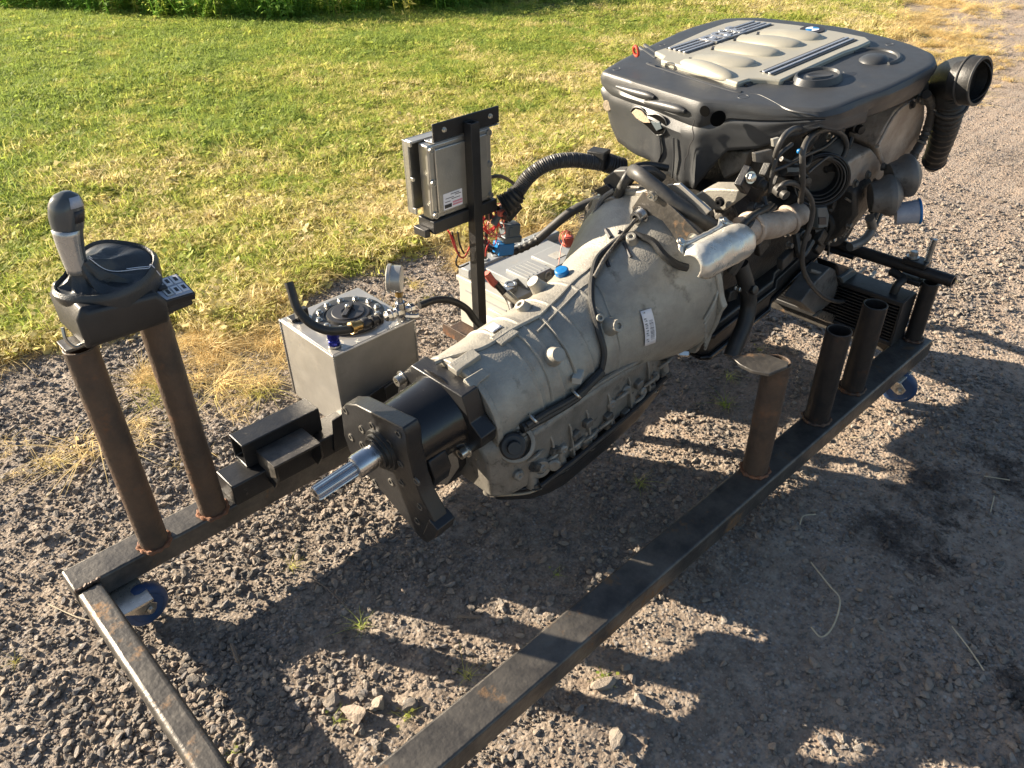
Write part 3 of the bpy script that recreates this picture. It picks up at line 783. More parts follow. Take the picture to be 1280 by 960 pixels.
# tank mount on the left rail
part(MB().bx(.385, .90, -.0945, -.010, .1625, .224), 'mount_box', 'black_steel', stand, .004, 3)
t_ = MB(); a, b2 = (.445, -.062, .226), (.662, .004, .298)
t_.add([(.445, -.062, .226), (.445, .004, .226), (.445, .004, .298), (.445, -.062, .298), (.662, -.062, .226), (.662, .004, .226), (.662, .004, .298), (.662, -.062, .298),
        (.445, -.056, .232), (.445, -.002, .232), (.445, -.002, .292), (.445, -.056, .292), (.655, -.056, .232), (.655, -.002, .232), (.655, -.002, .292), (.655, -.056, .292)],
       [(0, 1, 5, 4), (1, 2, 6, 5), (2, 3, 7, 6), (3, 0, 4, 7), (4, 5, 6, 7), (0, 8, 9, 1), (1, 9, 10, 2), (2, 10, 11, 3), (3, 11, 8, 0), (8, 12, 13, 9), (9, 13, 14, 10), (10, 14, 15, 11), (11, 15, 12, 8), (12, 15, 14, 13)])
part(t_, 'box_tube', 'black_steel', stand, .003, 3)
ch = MB()
ch.bx(.475, .605, -.150, -.0635, .262, .268)
ch.add([(.475, -.150, .268), (.475, -.0635, .268), (.475, -.0635, .262-.075), (.475, -.150, .262-.030)], [(0, 1, 2, 3)])
part(ch, 'channel_top', 'frame', stand, .001)
for x in (.4775, .6025):
    part(MB().prism([(x, -.148, .2615), (x, -.0955, .2615), (x, -.0955, .185), (x, -.118, .178), (x, -.148, .222)], (.005, 0, 0)), 'gusset', 'black_steel', stand, .001)
part(MB().prism([(.665, -.100, .176), (.955, -.100, .176), (.955, -.100, .300), (.900, -.100, .305), (.83, -.100, .296), (.675, -.100, .270)], (0, .0055, 0)), 'side_plate', 'black_steel', stand, .001)
part(MB().bx(.772, .782, -.103, -.1005, .218, .250), 'slot', 'ink', stand)
tb = part(MB().box(Vector((0.676,-0.068,0.170)), (.05, .045, .004)), 'zinc_tab', 'zinc', stand, .001)
part(MB().hexbolt(Vector((0.676,-0.068,0.170))+Vector((0, 0, .002)), (0, 0, 1), .008, .009), 'bolt', 'zinc', tb)
# bracket for the gearbox mount between tank and mounting plate
br = MB()
br.prism([(0.819,-0.140,0.283), (0.867,-0.140,0.285), (0.944,-0.140,0.294), (0.924,-0.140,0.319), (0.867,-0.140,0.336), (0.814,-0.140,0.327)], (0, -.006, 0))
part(br, 'mount_bracket', 'black_steel', stand, .001)
part(MB().prism([(0.816,-0.170,0.270), (0.912,-0.170,0.274), (0.926,-0.170,0.249), (0.929,-0.170,0.215), (0.843,-0.170,0.212)], (0, -.006, 0)), 'mount_bracket', 'cast_dark', stand, .001)
part(MB().box(Vector((0.878,-0.155,0.252)), (.09, .05, .012)), 'mount_bracket', 'cast_dark', stand, .001)
# battery tray and the ECU post
part(MB().bx(1.33, 1.84, -.075, .03, .1625, .167), 'tray', 'frame', stand, .001)
part(MB().bx(1.318, 1.85, .004, .240, .118, .124), 'tray', 'frame_rust', stand, .001)
part(MB().bx(1.314, 1.318, .004, .240, .110, .150), 'tray_edge', 'frame_rust', stand, .001)
ep = MB()
ex, ey, es = 1.232, -.047, .0145
def sq(z, s_, x=ex, y=ey): return [(x-s_, y-s_, z), (x+s_, y-s_, z), (x+s_, y+s_, z), (x-s_, y+s_, z)]
ep.rings([sq(.162, es), sq(.898, es), sq(.898, es-.003), sq(.86, es-.003)], True, True)
part(ep, 'upright', 'black_steel', stand, .0008)
part(MB().bx(1.20, 1.27, -.080, -.016, .1615, .1665), 'foot_plate', 'frame_rust', stand, .001)
# ------------------------------------------------------------ oil cooler between the far posts
oc = thing('oil_cooler', 'black finned oil cooler lying between the posts at the far end of the stand', 'oil cooler', (2.20, -.60, .16))
part(MB().bx(2.19, 2.285, -.885, -.38, .305, .322), 'top_tank', 'plastic_black', oc, .003)
part(MB().bx(2.19, 2.285, -.885, -.38, .165, .182), 'bottom_tank', 'plastic_black', oc, .003)
for i in range(11):
    part(MB().bx(2.192, 2.28, -.880, -.385, .187+i*.0107, .1915+i*.0107), 'fin', 'black_steel', oc)
part(MB().bx(2.215, 2.27, -.878, -.387, .183, .304), 'core', 'ink', oc)
for y in (-.886, -.379): part(MB().bx(2.19, 2.285, y-.004, y+.004, .1655, .321), 'end_plate', 'plastic_black', oc, .001)
part(MB().path([(2.23, -.84, .322), (2.235, -.843, .350), (2.26, -.845, .362), (2.275, -.80, .366)], .013, 10), 'pipe', 'rubber', oc)
part(MB().path([(2.20, -.42, .322), (2.16, -.40, .345), (2.10, -.38, .35)], .012, 10), 'pipe', 'rubber', oc)

# ------------------------------------------------------------ gear lever on the two rusty posts
gs = thing('gear_lever', 'automatic gear lever with silver grip and black leather boot standing on two rusty posts', 'gear lever', (.27, -.075, .70))
bd = MB()     # console body
poly = [(.186, .728), (.345, .722), (.352, .768), (.335, .790), (.20, .812), (.186, .790)]
bd.rings([[(x, -.150, z) for x, z in [(.196, .740), (.338, .732), (.345, .766), (.330, .786), (.208, .800), (.196, .784)]], [(x, -.142, z) for x, z in poly], [(x, .0, z) for x, z in poly], [(x, .012, z) for x, z in [(.2, .740), (.335, .732), (.345, .766), (.33, .786), (.21, .800), (.2, .784)]]])
part(bd, 'console', 'plastic_black', gs, .004, 3)
# leather-clad rim: raised front lip, higher at the back
rim = []
ctr = Vector((.272, -.070, 0))
def rimpt(a, rr, z): 
    return Vector((ctr.x+math.cos(a)*rr*1.02, ctr.y+math.sin(a)*rr*1.06, z))
N = 44
def hz(a): return .822+.030*max(0, math.cos(a-.75))**1.5+.012*max(0, math.cos(a-1.3))**4
def rr_(a): return .076+.024*max(0, math.cos(a-.05))**6+.010*max(0, math.cos(a-math.pi*.95))**6+.010*max(0, math.cos(a-1.5))**6
L0 = [rimpt(2*math.pi*i/N, rr_(2*math.pi*i/N)*1.0, .786-.010*math.cos(2*math.pi*i/N)) for i in range(N)]
L1 = [rimpt(2*math.pi*i/N, rr_(2*math.pi*i/N)*1.045, .806) for i in range(N)]
L2 = [rimpt(2*math.pi*i/N, rr_(2*math.pi*i/N)*1.05, hz(2*math.pi*i/N)-.008) for i in range(N)]
L3 = [rimpt(2*math.pi*i/N, rr_(2*math.pi*i/N)*.98, hz(2*math.pi*i/N)) for i in range(N)]
L4 = [rimpt(2*math.pi*i/N, rr_(2*math.pi*i/N)*.955, hz(2*math.pi*i/N)-.0015) for i in range(N)]
L5 = [rimpt(2*math.pi*i/N, rr_(2*math.pi*i/N)*.925, hz(2*math.pi*i/N)-.010) for i in range(N)]
part(MB().rings([L0, L1, L2, L3, L4, L5], True, True), 'leather_rim', 'leather', gs)
kb = Vector((.237, -.072, .846)); kt = Vector((.262, -.070, .995))
bt = []
for k in range(9):
    t = k/8; ring = []
    for i in range(N):
        a = 2*math.pi*i/N
        r0 = rr_(a)*.94; r1 = .019
        r = r0*(1-t)**1.4+r1*(1-(1-t)**1.4)
        r *= 1+.20*math.sin(a*7+t*2.5)*math.sin(t*math.pi)+.10*math.sin(a*12-3*t)*math.sin(t*math.pi)
        c = ctr.lerp(Vector((kb.x+.003, kb.y, 0)), t**.8)
        z = (hz(a)-.005)*(1-t)+(.868)*t-.018*(1-.95*max(0, math.cos(a-.5)))*math.sin(t*math.pi)+.004*math.sin(a*9+5*t)*math.sin(math.pi*t)
        ring.append(Vector((c.x+math.cos(a)*r, c.y+math.sin(a)*r, z)))
    bt.append(ring)
part(MB().rings(bt, False, True), 'boot', 'leather', gs)
st_ = MB()
for off in (-.0035, .0035):
    pts = []
    for k in range(9):
        t = k/8; a = -.35+off*8
        i = int((a % (2*math.pi))/(2*math.pi)*N) % N
        pts.append(bt[8-k][i]+Vector((off*.4, off, .0022)))
    pts.append(L3[i]+Vector((0, 0, .002))); pts.append(L1[i]+Vector((.004, -.001, 0)))
    st_.path(pts, .0009, 5, 3)
part(st_, 'stitching', 'white', gs)
# grip: lofted along a slightly bowed axis
def grip_ring(t, grow=0, n=28):
    c = kb.lerp(kt, t)+Vector((-.007*math.sin(t*math.pi)-.003, 0, 0))
    ax = (kt-kb).normalized(); u = Vector((.88, .47, 0)); u = (u-ax*u.dot(ax)).normalized(); v = ax.cross(u)
    wd = np.interp(t, [0, .25, .5, .7, .85, .95, 1], [.016, .0185, .022, .0265, .0255, .019, .005])+grow
    dp = np.interp(t, [0, .25, .5, .7, .85, .95, 1], [.017, .0195, .023, .0275, .028, .022, .007])+grow
    return [c+u*(math.copysign(abs(math.cos(a))**.8, math.cos(a))*dp)+v*(math.copysign(abs(math.sin(a))**.8, math.sin(a))*wd) for a in [2*math.pi*i/n for i in range(n)]]
part(MB().rings([grip_ring(t) for t in (0, .1, .2, .3, .4, .5, .58)]), 'grip', 'glass_grey', gs)
part(MB().rings([grip_ring(t, .0006) for t in (.56, .65, .72, .8, .86, .92, .96, .99, 1)]), 'knob_head', 'glass_grey', gs)
sil = MB().grid([[grip_ring(t, .0016)[i % 28] for i in range(12, 22)] for t in np.linspace(0.0, .57, 9)])
part(sil, 'silver_panel', 'knob', gs, solid=.0012)
btn = MB().grid([grip_ring(t, .0016)[20:24] for t in (.66, .74, .80)])
part(btn, 'button', 'ink', gs, solid=.0014)
pb = MB().grid([grip_ring(t, .0016)[19:24] for t in (.84, .90, .955)])
part(pb, 'park_button', 'clear', gs, solid=.0012)
# switch tray with exposed contacts
q0, q1, q2, q3 = [Vector(q) for q in ((0.344,-0.083,0.785), (0.403,-0.075,0.780), (0.403,-0.141,0.765), (0.347,-0.144,0.770))]
tn = (q1-q0).cross(q3-q0).normalized()
if tn.z < 0: tn = -tn
def tq(u_, v_, h=0): return q0.lerp(q1, u_).lerp(q3.lerp(q2, u_), v_)+tn*h
def tslab(u0, u1, v0, v1, h0, h1): return MB().prism([tq(u0, v0, h0), tq(u1, v0, h0), tq(u1, v1, h0), tq(u0, v1, h0)], tn*(h1-h0))
tray = part(tslab(-.08, 1.06, -.06, 1.06, -.016, -.001), 'switch_tray', 'plastic_black', gs, .001)
part(tslab(-.02, 1.0, .0, 1.0, -.0008, .0008), 'contact_plate', 'clear', tray)
for (a_, b_) in ((.10, .08), (.40, .06), (.70, .06), (.14, .54), (.44, .54), (.72, .52)):
    part(tslab(a_, a_+.24, b_, b_+.36, .0010, .0030), 'contact_frame', 'white' if a_ > .3 else 'zinc', tray)
    part(tslab(a_+.07, a_+.18, b_+.09, b_+.28, .0031, .0038), 'contact_hole', 'ink', tray)
part(tslab(.05, .35, .40, .56, .001, .006), 'clip', 'plastic_black', tray)
part(MB().prism([(.325, -.150, .742), (.352, -.135, .735), (.400, -.135, .735), (.400, -.06, .742), (.345, -.02, .742)], (0, 0, .026)), 'tray_arm', 'plastic_black', gs, .003)
part(MB().box((.196, -.075, .715), (.075, .05, .006)).box((.335, -.070, .717), (.07, .06, .006)), 'foot_plate', 'frame', gs, .001)
part(MB().path([(.165, -.118, .775), (.162, -.124, .752), (.170, -.128, .735), (.185, -.125, .733)], .0035, 6), 'wire_clip', 'zinc', gs)
part(MB().hexbolt((.205, -.100, .7185), (0, 0, 1), .006, .007), 'bolt', 'zinc', gs)

# ------------------------------------------------------------ surge tank
tk = thing('surge_tank', 'square brushed aluminium tank with round black filler lid on the left rail', 'tank', (.863, .082, .165))
TX0, TX1, TY0, TY1, TZ = .734, .994, -.050, .212, .420
body = MB().bx(TX0, TX1, TY0, TY1, .1665, TZ)
part(body, 'tank_body', 'alu', tk, .005, 3)
sm_ = MB().path([(TX0+.002, TY0-.0005, .17), (TX0-.0005, TY0-.001, .3), (TX0, TY0, TZ-.004)], .003, 6)
sm_.path([(TX0, TY0-.001, TZ-.003), (TX0-.001, .08, TZ-.003), (TX0, TY1, TZ-.003)], .0032, 6).path([(TX0, TY0-.001, TZ-.003), (.86, TY0-.001, TZ-.003), (TX1, TY0, TZ-.003)], .0032, 6)
part(sm_, 'weld_seam', 'alu', tk)
for a_, b_ in (((TX0, TY0-.001, .17), (TX0, TY0-.001, TZ-.006)), ((TX1-.001, TY0-.001, .17), (TX1-.001, TY0-.001, TZ-.006)), ((TX0-.001, TY1-.001, .17), (TX0-.001, TY1-.001, TZ-.006))):
    Pw = [Vector(a_).lerp(Vector(b_), k/60) for k in range(61)]
    part(MB().path(Pw, lambda t: .0024*(1+.35*math.sin(t*190)), 6, raw=True), 'weld_bead', 'alu', tk)
LC = Vector((.873, .083, TZ))
lid = part(MB().lathe(LC, (0, 0, 1), [(0, .098), (.010, .098), (.012, .095), (.012, .066), (.009, .064), (.009, .060), (.016, .058), (.017, .050), (.017, .010), (.0172, 0)], 48), 'filler_ring', 'plastic_black', tk)
part(MB().lathe(LC+Vector((0, 0, .0172)), (0, 0, 1), [(0, .046), (.003, .044), (.003, .018), (.001, .016), (.001, 0)], 36).box(LC+Vector((0, 0, .024)), (.070, .013, .008), Matrix.Rotation(.7, 3, 'Z')), 'cap', 'ink', lid, .001)
part(MB().ball(LC+Vector((.004, .006, .030)), .007, 10, 6), 'cap_screw', 'zinc', lid)
for i in range(12):
    a = 2*math.pi*i/12+.2
    part(MB().hexbolt(LC+Vector((math.cos(a)*.081, math.sin(a)*.081, .012)), (0, 0, 1), .0068, .008), 'bolt', 'zinc', lid)
fx = Vector((0.762,-0.015,0.422))
part(MB().lathe(fx, (0, 0, 1), [(0, .017), (.005, .017), (.005, .013)], 20), 'fitting_base', 'zinc', tk)
part(MB().lathe(fx+Vector((0, 0, .005)), (0, 0, 1), [(0, .0155), (.012, .0155), (.013, .0135), (.020, .0135), (.020, .0165), (.036, .0165), (.040, .012)], 8, ), 'blue_fitting', 'blue_ano', tk, .0008)
part(MB().box(Vector((0.778,0.165,0.437)), (.034, .020, .032)).box(Vector((0.771,0.178,0.425)), (.05, .03, .008)), 'bracket', 'plastic_black', tk, .002)
# hose across the tank, valve and pressure gauge
fh = part(MB().path([(0.707,0.060,0.598), (0.705,0.050,0.580), (0.702,0.030,0.537), (0.714,0.000,0.503), (0.741,-0.025,0.481), (0.783,-0.030,0.465), (0.812,-0.028,0.457)], .0115, 12, 8), 'fuel_hose', 'rubber')
tag(fh, 'black rubber hose rising open-ended from the valve on top of the small aluminium tank', 'hose')
vs = thing('pressure_gauge', 'small pressure gauge on a chrome valve resting on the corner of the aluminium tank', 'gauge', tuple((0.993,0.011,0.422)))
A0, A1, A2 = Vector((0.813,-0.028,0.459)), Vector((0.897,-0.030,0.453)), Vector((1.038,-0.033,0.439))
dv = (A2-A0).normalized()
def along(t): return A0+(A2-A0)*t
part(MB().lathe(along(-.02), dv, [(0, .0165), (.012, .0165), (.012, .013), (.030, .013)], 16), 'hose_clamp', 'brass', vs)
part(MB().lathe(along(.13), dv, [(0, .013), (.004, .016), (.018, .016), (.018, .010), (.028, .010), (.028, .0165), (.036, .0165), (.036, .011), (.050, .011), (.050, .016), (.058, .016)], 12), 'hose_end', 'plastic_black', vs)
part(MB().lathe(along(.47), dv, [(0, .015), (.012, .015), (.012, .018), (.022, .018), (.022, .012), (.03, .012), (.03, .0165), (.05, .0165), (.056, .012), (.075, .012), (.075, .0145), (.088, .0145), (.088, .009)], 8), 'valve_body', 'chrome', vs, .001)
gb_ = along(.68)
part(MB().cyl(gb_-Vector((0, 0, .03)), gb_+Vector((0, 0, .030)), .014, .014, 8).cyl(gb_+Vector((0, 0, .03)), gb_+Vector((0, 0, .047)), .009, .009, 10), 'stem', 'chrome', vs, .001)
part(MB().lathe(gb_+Vector((0, 0, .047)), (0, 0, 1), [(0, .0105), (.012, .0105), (.014, .008), (.020, .008)], 6), 'brass_nut', 'brass', vs)
gc = gb_+Vector((-.002, 0, .100)); gd = Vector((-.70, .71, .05)).normalized()
part(MB().lathe(gc-gd*.014, gd, [(0, 0), (0, .034), (.002, .036), (.026, .036), (.028, .039), (.036, .039), (.038, .036), (.034, .033), (.034, 0)], 36), 'gauge_case', 'alu', vs)
part(MB().path([gb_+Vector((.0, 0, -.012)), gb_+Vector((.03, -.02, -.018)), gb_+Vector((.04, -.025, -.018))], .008, 8), 'drain_arm', 'chrome', vs)
fh2 = part(MB().path([A2-dv*.01, (1.084,-0.036,0.437), (1.133,-0.045,0.418), (1.172,-0.060,0.383), (1.189,-0.070,0.348), (1.201,-0.090,0.319)], .0105, 10, 8), 'feed_hose', 'rubber')
tag(fh2, 'black rubber hose looping from the chrome valve past the thin upright towards the battery', 'hose')

# ------------------------------------------------------------ battery
bt_ = thing('car_battery', 'light grey car battery with darker lid lying beside the left rail behind the upright', 'battery', (1.61, .11, .125))
BX0, BX1, BY0, BY1 = 1.392, 1.822, -.012, .236
part(MB().bx(BX0, BX1, BY0, BY1, .126, .292), 'battery_case', 'battery', bt_, .004, 3)
part(MB().bx(BX0-.006, BX1+.006, BY0-.006, BY1+.006, .286, .304), 'case_rim', 'battery', bt_, .003, 3)
lid_ = MB()
lid_.bx(BX0+.06, BX1-.07, BY0+.052, BY1-.002, .304, .330)
part(lid_, 'battery_lid', 'battery_lid', bt_, .004, 3)
part(MB().bx(BX0, BX1, BY1-.055, BY1, .3045, .337), 'back_ridge', 'battery_lid', bt_, .005, 3)
part(MB().bx(BX0+.085, BX0+.195, BY0+.008, BY0+.110, .304, .343), 'vent_cover', 'battery_lid', bt_, .004, 3)
part(MB().bx(BX0+.215, BX0+.345, BY0+.008, BY0+.125, .304, .340), 'vent_cover', 'battery_lid', bt_, .004, 3)
part(MB().bx(BX0+.255, BX0+.300, BY0+.045, BY0+.085, .3405, .3415), 'label', 'battery', bt_)
for x in (BX0+.175, BX0+.310): 
    part(MB().torus((x, BY0+.006, .325), (0, 1, 0), .012, .0035, 20, 8).box((x, BY0+.004, .310), (.014, .006, .03)), 'latch', 'battery', bt_)
part(MB().bx(BX0-.0012, BX0, BY0+.02, BY0+.215, .255, .262), 'mould_line', 'battery_lid', bt_)
part(MB().bx(BX0-.008, BX0, BY0+.03, BY0+.10, .225, .240), 'grip_ledge', 'battery', bt_, .003)
part(MB().bx(BX0-.0009, BX0-.0002, BY0+.050, BY0+.120, .170, .205), 'label', 'white', bt_)
part(MB().bx(BX0-.0014, BX0-.0009, BY0+.060, BY0+.080, .178, .198), 'print', 'ink', bt_)
for k in range(5): part(MB().bx(BX0+.10+k*.018, BX0+.104+k*.018, BY0+.020, BY0+.10, .343, .3445), 'lid_rib', 'battery_lid', bt_)
for k in range(6): part(MB().lathe((BX0+.09+k*.05, BY1-.030, .337), (0, 0, 1), [(0, .014), (.003, .014), (.004, .011), (.002, .009), (.002, 0)], 18), 'cell_cap', 'battery_lid', bt_)
for x, y in ((BX0+.045, BY0+.045), (BX1-.035, BY0+.045)):
    part(MB().cyl((x, y, .304), (x, y, .328), .012, .0105, 16), 'terminal', 'zinc', bt_)
cb = thing('battery_cable', 'black battery cable with red sleeve and silver clamp at the front battery terminal', 'cable', (BX0+.045, BY0+.045, .31))
part(MB().tube((BX0+.045, BY0+.045, .308), (BX0+.045, BY0+.045, .330), .020, .0125, 18).box((BX0+.020, BY0+.035, .319), (.03, .03, .018)), 'clamp', 'zinc', cb, .001)
part(MB().hexbolt((BX0+.018, BY0+.052, .319), (0, 1, 0), .006, .01), 'nut', 'zinc', cb)
part(MB().path([(1.289,-0.020,0.440), (1.304,-0.030,0.409), (1.314,-0.040,0.396)], .012, 10), 'red_sleeve', 'red_cover', cb)
part(MB().path([(1.308,-0.040,0.404), (1.327,-0.060,0.369), (1.327,-0.080,0.350), (1.302,-0.120,0.338)], .0105, 10), 'cable', 'rubber', cb)
part(MB().path([(1.318,-0.070,0.382), (1.328,-0.090,0.364), (1.341,-0.110,0.342)], .0125, 8), 'cable_lug', 'zinc', cb)

# ------------------------------------------------------------ control unit on the upright
ec = thing('control_unit', 'silver engine control unit hung from a black bracket on the thin upright', 'control unit', (1.2, -.03, .66))
EX0, EX1 = 1.100, 1.315
part(MB().bx(1.120, 1.345, -.030, -.024, .868, .912), 'bracket_plate', 'black_steel', ec, .002)
part(MB().bx(1.120, 1.345, -.0235, -.016, .866, .8715).bx(1.120, 1.345, -.0315, .03, .8640, .8655), 'bracket_flange', 'alu', ec, .001)
for x in (1.155, 1.312): part(MB().hexbolt((x, -.030, .892), (0, -1, 0), .005, .007), 'bolt', 'zinc', ec)
part(MB().bx(EX0, EX1, -.028, .012, .665, .862), 'housing', 'ecu', ec, .004, 3)
part(MB().bx(EX0+.018, EX1-.018, -.0335, -.0285, .678, .850), 'raised_panel', 'ecu', ec, .004, 3)
for (x, z) in ((EX0+.010, .850), (EX0+.010, .765), (EX0+.010, .677), (EX1-.010, .850), (EX1-.010, .765), (EX1-.010, .677)):
    part(MB().tube((x, -.028, z), (x, -.034, z), .009, .005, 16).cyl((x, -.028, z), (x, -.0325, z), .0045, .0045, 6), 'screw_boss', 'ecu', ec)
lb = part(MB().bx(EX0+.035, EX0+.100, -.0345, -.0338, .684, .728), 'label', 'white', ec)
part(MB().bx(EX0+.038, EX0+.062, -.0353, -.0347, .688, .698), 'print', 'ink', lb)
pr_ = MB()
for i in range(2):
    for j in range(8): pr_.bx(EX0+.066+j*.0042, EX0+.0692+j*.0042, -.0353, -.0347, .690+i*.007, .6945+i*.007)
part(pr_, 'print', 'pink_ink', lb)
pr_ = MB()
for i, (a, b) in enumerate(((.040, .058), (.062, .092), (.042, .070), (.075, .096), (.060, .090))): pr_.bx(EX0+a, EX0+b, -.0352, -.0347, .704+i*.0045, .7055+i*.0045)
part(pr_, 'print', 'ink', lb)
# open side cage behind the unit
cg = MB()
cg.bx(EX0-.022, EX0-.018, .006, .075, .672, .868).bx(EX0-.018, EX0, .0, .008, .862, .868)
part(MB().bx(EX0-.022, EX0-.016, .024, .042, .675, .868).bx(EX0-.022, EX0-.016, .0125, .0245, .855, .868).bx(EX0-.022, EX0-.016, .0125, .0245, .765, .775).bx(EX0-.022, EX0-.016, .0125, .0245, .675, .692), 'side_cage', 'ecu', ec, .001)
part(MB().bx(EX0-.022, EX1, .0425, .047, .675, .868), 'back_plate', 'ecu', ec, .001)
part(MB().bx(EX0-.015, EX1, .013, .042, .8625, .868), 'top_plate', 'alu', ec, .001)
cn = part(MB().bx(EX0-.004, EX1+.008, -.038, .030, .628, .6640), 'connector_block', 'plastic_black', ec, .003)
part(MB().bx(EX0-.022, EX0-.005, -.02, .03, .618, .640), 'connector_lever', 'plastic_black', cn, .002)
# wiring
wr = thing('wiring_harness', 'tangle of red, salmon and black wires hanging below the control unit', 'wiring', tuple((1.326,-0.020,0.582)))
rs = random.Random(4)
for k in range(9):
    a0 = rs.uniform(0, 6.28); c0 = Vector((1.328,-0.015,0.585))+Vector((rs.uniform(-.02, .03), rs.uniform(-.03, .03), rs.uniform(-.02, .02)))
    pts = [c0+Vector((math.cos(a0+j*1.1)*rs.uniform(.02, .05), rs.uniform(-.02, .03), math.sin(a0+j*1.1)*rs.uniform(.02, .05))) for j in range(7)]
    part(MB().path(pts, .0018, 6, 6), 'wire', 'red' if k % 2 == 0 else 'pinkwire', wr)
for k, (m_, P_) in enumerate((('red', [(1.177,0.000,0.599), (1.186,-0.000,0.565), (1.195,-0.010,0.529), (1.215,-0.010,0.512), (1.236,-0.015,0.541)]), ('red', [(1.179,0.010,0.600), (1.197,0.010,0.565), (1.198,0.000,0.534)]), ('rubber', [(1.205,0.000,0.590), (1.211,0.000,0.549), (1.224,0.000,0.518)]), ('rubber', [(1.193,0.010,0.591), (1.204,0.010,0.539), (1.209,0.000,0.511)]),
        ('rubber', [(1.215,0.010,0.522), (1.209,0.020,0.488), (1.223,0.020,0.468), (1.249,0.010,0.475)]), ('rubber', [(1.289,-0.010,0.653), (1.328,-0.020,0.637), (1.361,-0.020,0.600), (1.364,-0.030,0.563), (1.347,-0.030,0.534)]), ('rubber', [(1.346,0.020,0.703), (1.398,0.030,0.691), (1.474,0.060,0.644), (1.527,0.080,0.588)]),
        ('pinkwire', [(1.343,-0.010,0.618), (1.381,-0.010,0.633), (1.406,-0.020,0.619), (1.402,-0.030,0.576)]), ('pinkwire', [(1.348,-0.010,0.584), (1.381,-0.020,0.609), (1.386,-0.030,0.586)]), ('red', [(1.306,-0.020,0.539), (1.292,-0.020,0.514), (1.306,0.000,0.482)]), ('rubber', [(1.303,-0.010,0.562), (1.307,0.000,0.507), (1.332,0.030,0.457)]),
        ('rubber', [(1.284,-0.010,0.543), (1.314,-0.010,0.513), (1.345,-0.010,0.492), (1.371,-0.010,0.476)]), ('red', [(1.289,-0.010,0.595), (1.318,-0.010,0.611), (1.339,-0.020,0.583), (1.306,-0.020,0.559), (1.283,-0.020,0.586)]), ('red', [(1.282,-0.010,0.636), (1.299,-0.010,0.600), (1.322,-0.020,0.627), (1.351,-0.020,0.562)]))):
    part(MB().path(P_, .0055 if (k in (5, 6, 10, 11)) else .0026 if m_ == 'rubber' else .0024, 8, 6), 'wire', m_, wr)
for k in range(3):
    part(MB().box(Vector((1.305,-0.020,0.608))+Vector((k*.018, -.01*k, .01*(-1)**k)), (.016, .014, .030), Matrix.Rotation(k*.8, 3, 'Y')), 'small_plug', ('plastic_black', 'grey_conn', 'red_cover')[k], wr, .001)
pc = Vector((1.371,-0.035,0.548)); prt = Matrix.Rotation(R(8), 3, 'Y') @ Matrix.Rotation(R(-14), 3, 'Z')
plug = part(MB().box(pc, (.050, .040, .056), prt).box(pc+Vector((0, 0, -.018)), (.058, .048, .020), prt), 'grey_plug', 'grey_conn', wr, .004, 3)
part(MB().box(pc+prt @ Vector((-.008, -.0205, .008)), (.010, .004, .026), prt), 'lock_tab', 'grey_conn', plug, .001)
part(MB().box(pc+prt @ Vector((-.016, 0, -.046)), (.050, .042, .036), prt), 'blue_plug', 'blue', wr, .003, 3)
rc = Vector((1.642,-0.020,0.420))
o = MB()
for k in range(4):
    o.torus(rc+Vector((rs.uniform(-.01, .01), rs.uniform(-.01, .01), .012+k*.002)), (rs.uniform(-.3, .3), rs.uniform(-1, -.4), rs.uniform(0, .5)), .022, .0017, 20, 6)
o.path([rc+Vector((-.01, 0, .03)), (1.612,-0.020,0.416), (1.595,-0.030,0.397), (1.578,-0.040,0.370)], .0016, 6)
tw = thing('red_wire_coil', 'small coil of red wire at the rear terminal of the grey battery', 'wire', tuple(rc))
part(o, 'wire', 'pinkwire', tw)
part(MB().lathe(rc-Vector((0, 0, .01)), (0, 0, 1), [(0, .018), (.03, .018), (.032, .012)], 16), 'terminal_cap', 'red_cover', tw)

# ------------------------------------------------------------ gearbox
gx = thing('gearbox', 'dirty cast aluminium automatic gearbox with barcode sticker and blue breather cap', 'gearbox', (.36, 0, -.2), 'G')
A_ = np.array(STA)
def cs(x): return [float(np.interp(x, A_[:, 0], A_[:, i])) for i in range(1, 5)]
def cring(x, g=0, n=96, prof=None):
    cy, cz, ry, rz = cs(x); L = []
    for i in range(n):
        a = 2*math.pi*i/n; k = g
        if prof: k += prof(x, a)
        L.append(Vector((x, cy+math.cos(a)*(ry+k), cz+math.sin(a)*(rz+k))))
    return L
def surf_pt(P, g=0):
    cy, cz, ry, rz = cs(P[0]); a = math.atan2((P[2]-cz)/rz, (P[1]-cy)/ry)
    return Vector((P[0], cy+math.cos(a)*(ry+g), cz+math.sin(a)*(rz+g)))
def surf_n(P):
    cy, cz, ry, rz = cs(P[0]); s = (cs(P[0]+.01)[2]-cs(P[0]-.01)[2])/.02
    a = math.atan2((P[2]-cz)/rz, (P[1]-cy)/ry)
    return Vector((-s, math.cos(a), math.sin(a))).normalized()
def bumpy(x, a):    # shallow casting relief
    k = 0
    for x0, hh in ((.50, .0032), (.565, .0028), (.66, .0036), (.745, .0026)): k += hh*math.exp(-((x-x0)/.0032)**4)
    k -= .003*math.exp(-((x-.515)/.005)**2)+.0016*(1 if .575 < x < .648 else 0)
    k += .0016*noise.noise(Vector((x*9, math.cos(a)*1.6, math.sin(a)*1.6)))+.0006*noise.noise(Vector((x*40, math.cos(a)*7, math.sin(a)*7)))
    return k
xs = list(np.arange(.375, 1.061, .0028))
part(MB().rings([cring(.372, -.006)]+[cring(x, 0, 120, bumpy) for x in xs][0:0]+[cring(x, 0, 96, bumpy) for x in xs]), 'gearbox_case', 'cast', gx, angle=50)
part(MB().rings([cring(.372, .0), cring(.372, .0045), cring(.386, .0045), cring(.386, .0)]), 'front_flange', 'cast', gx, .002)
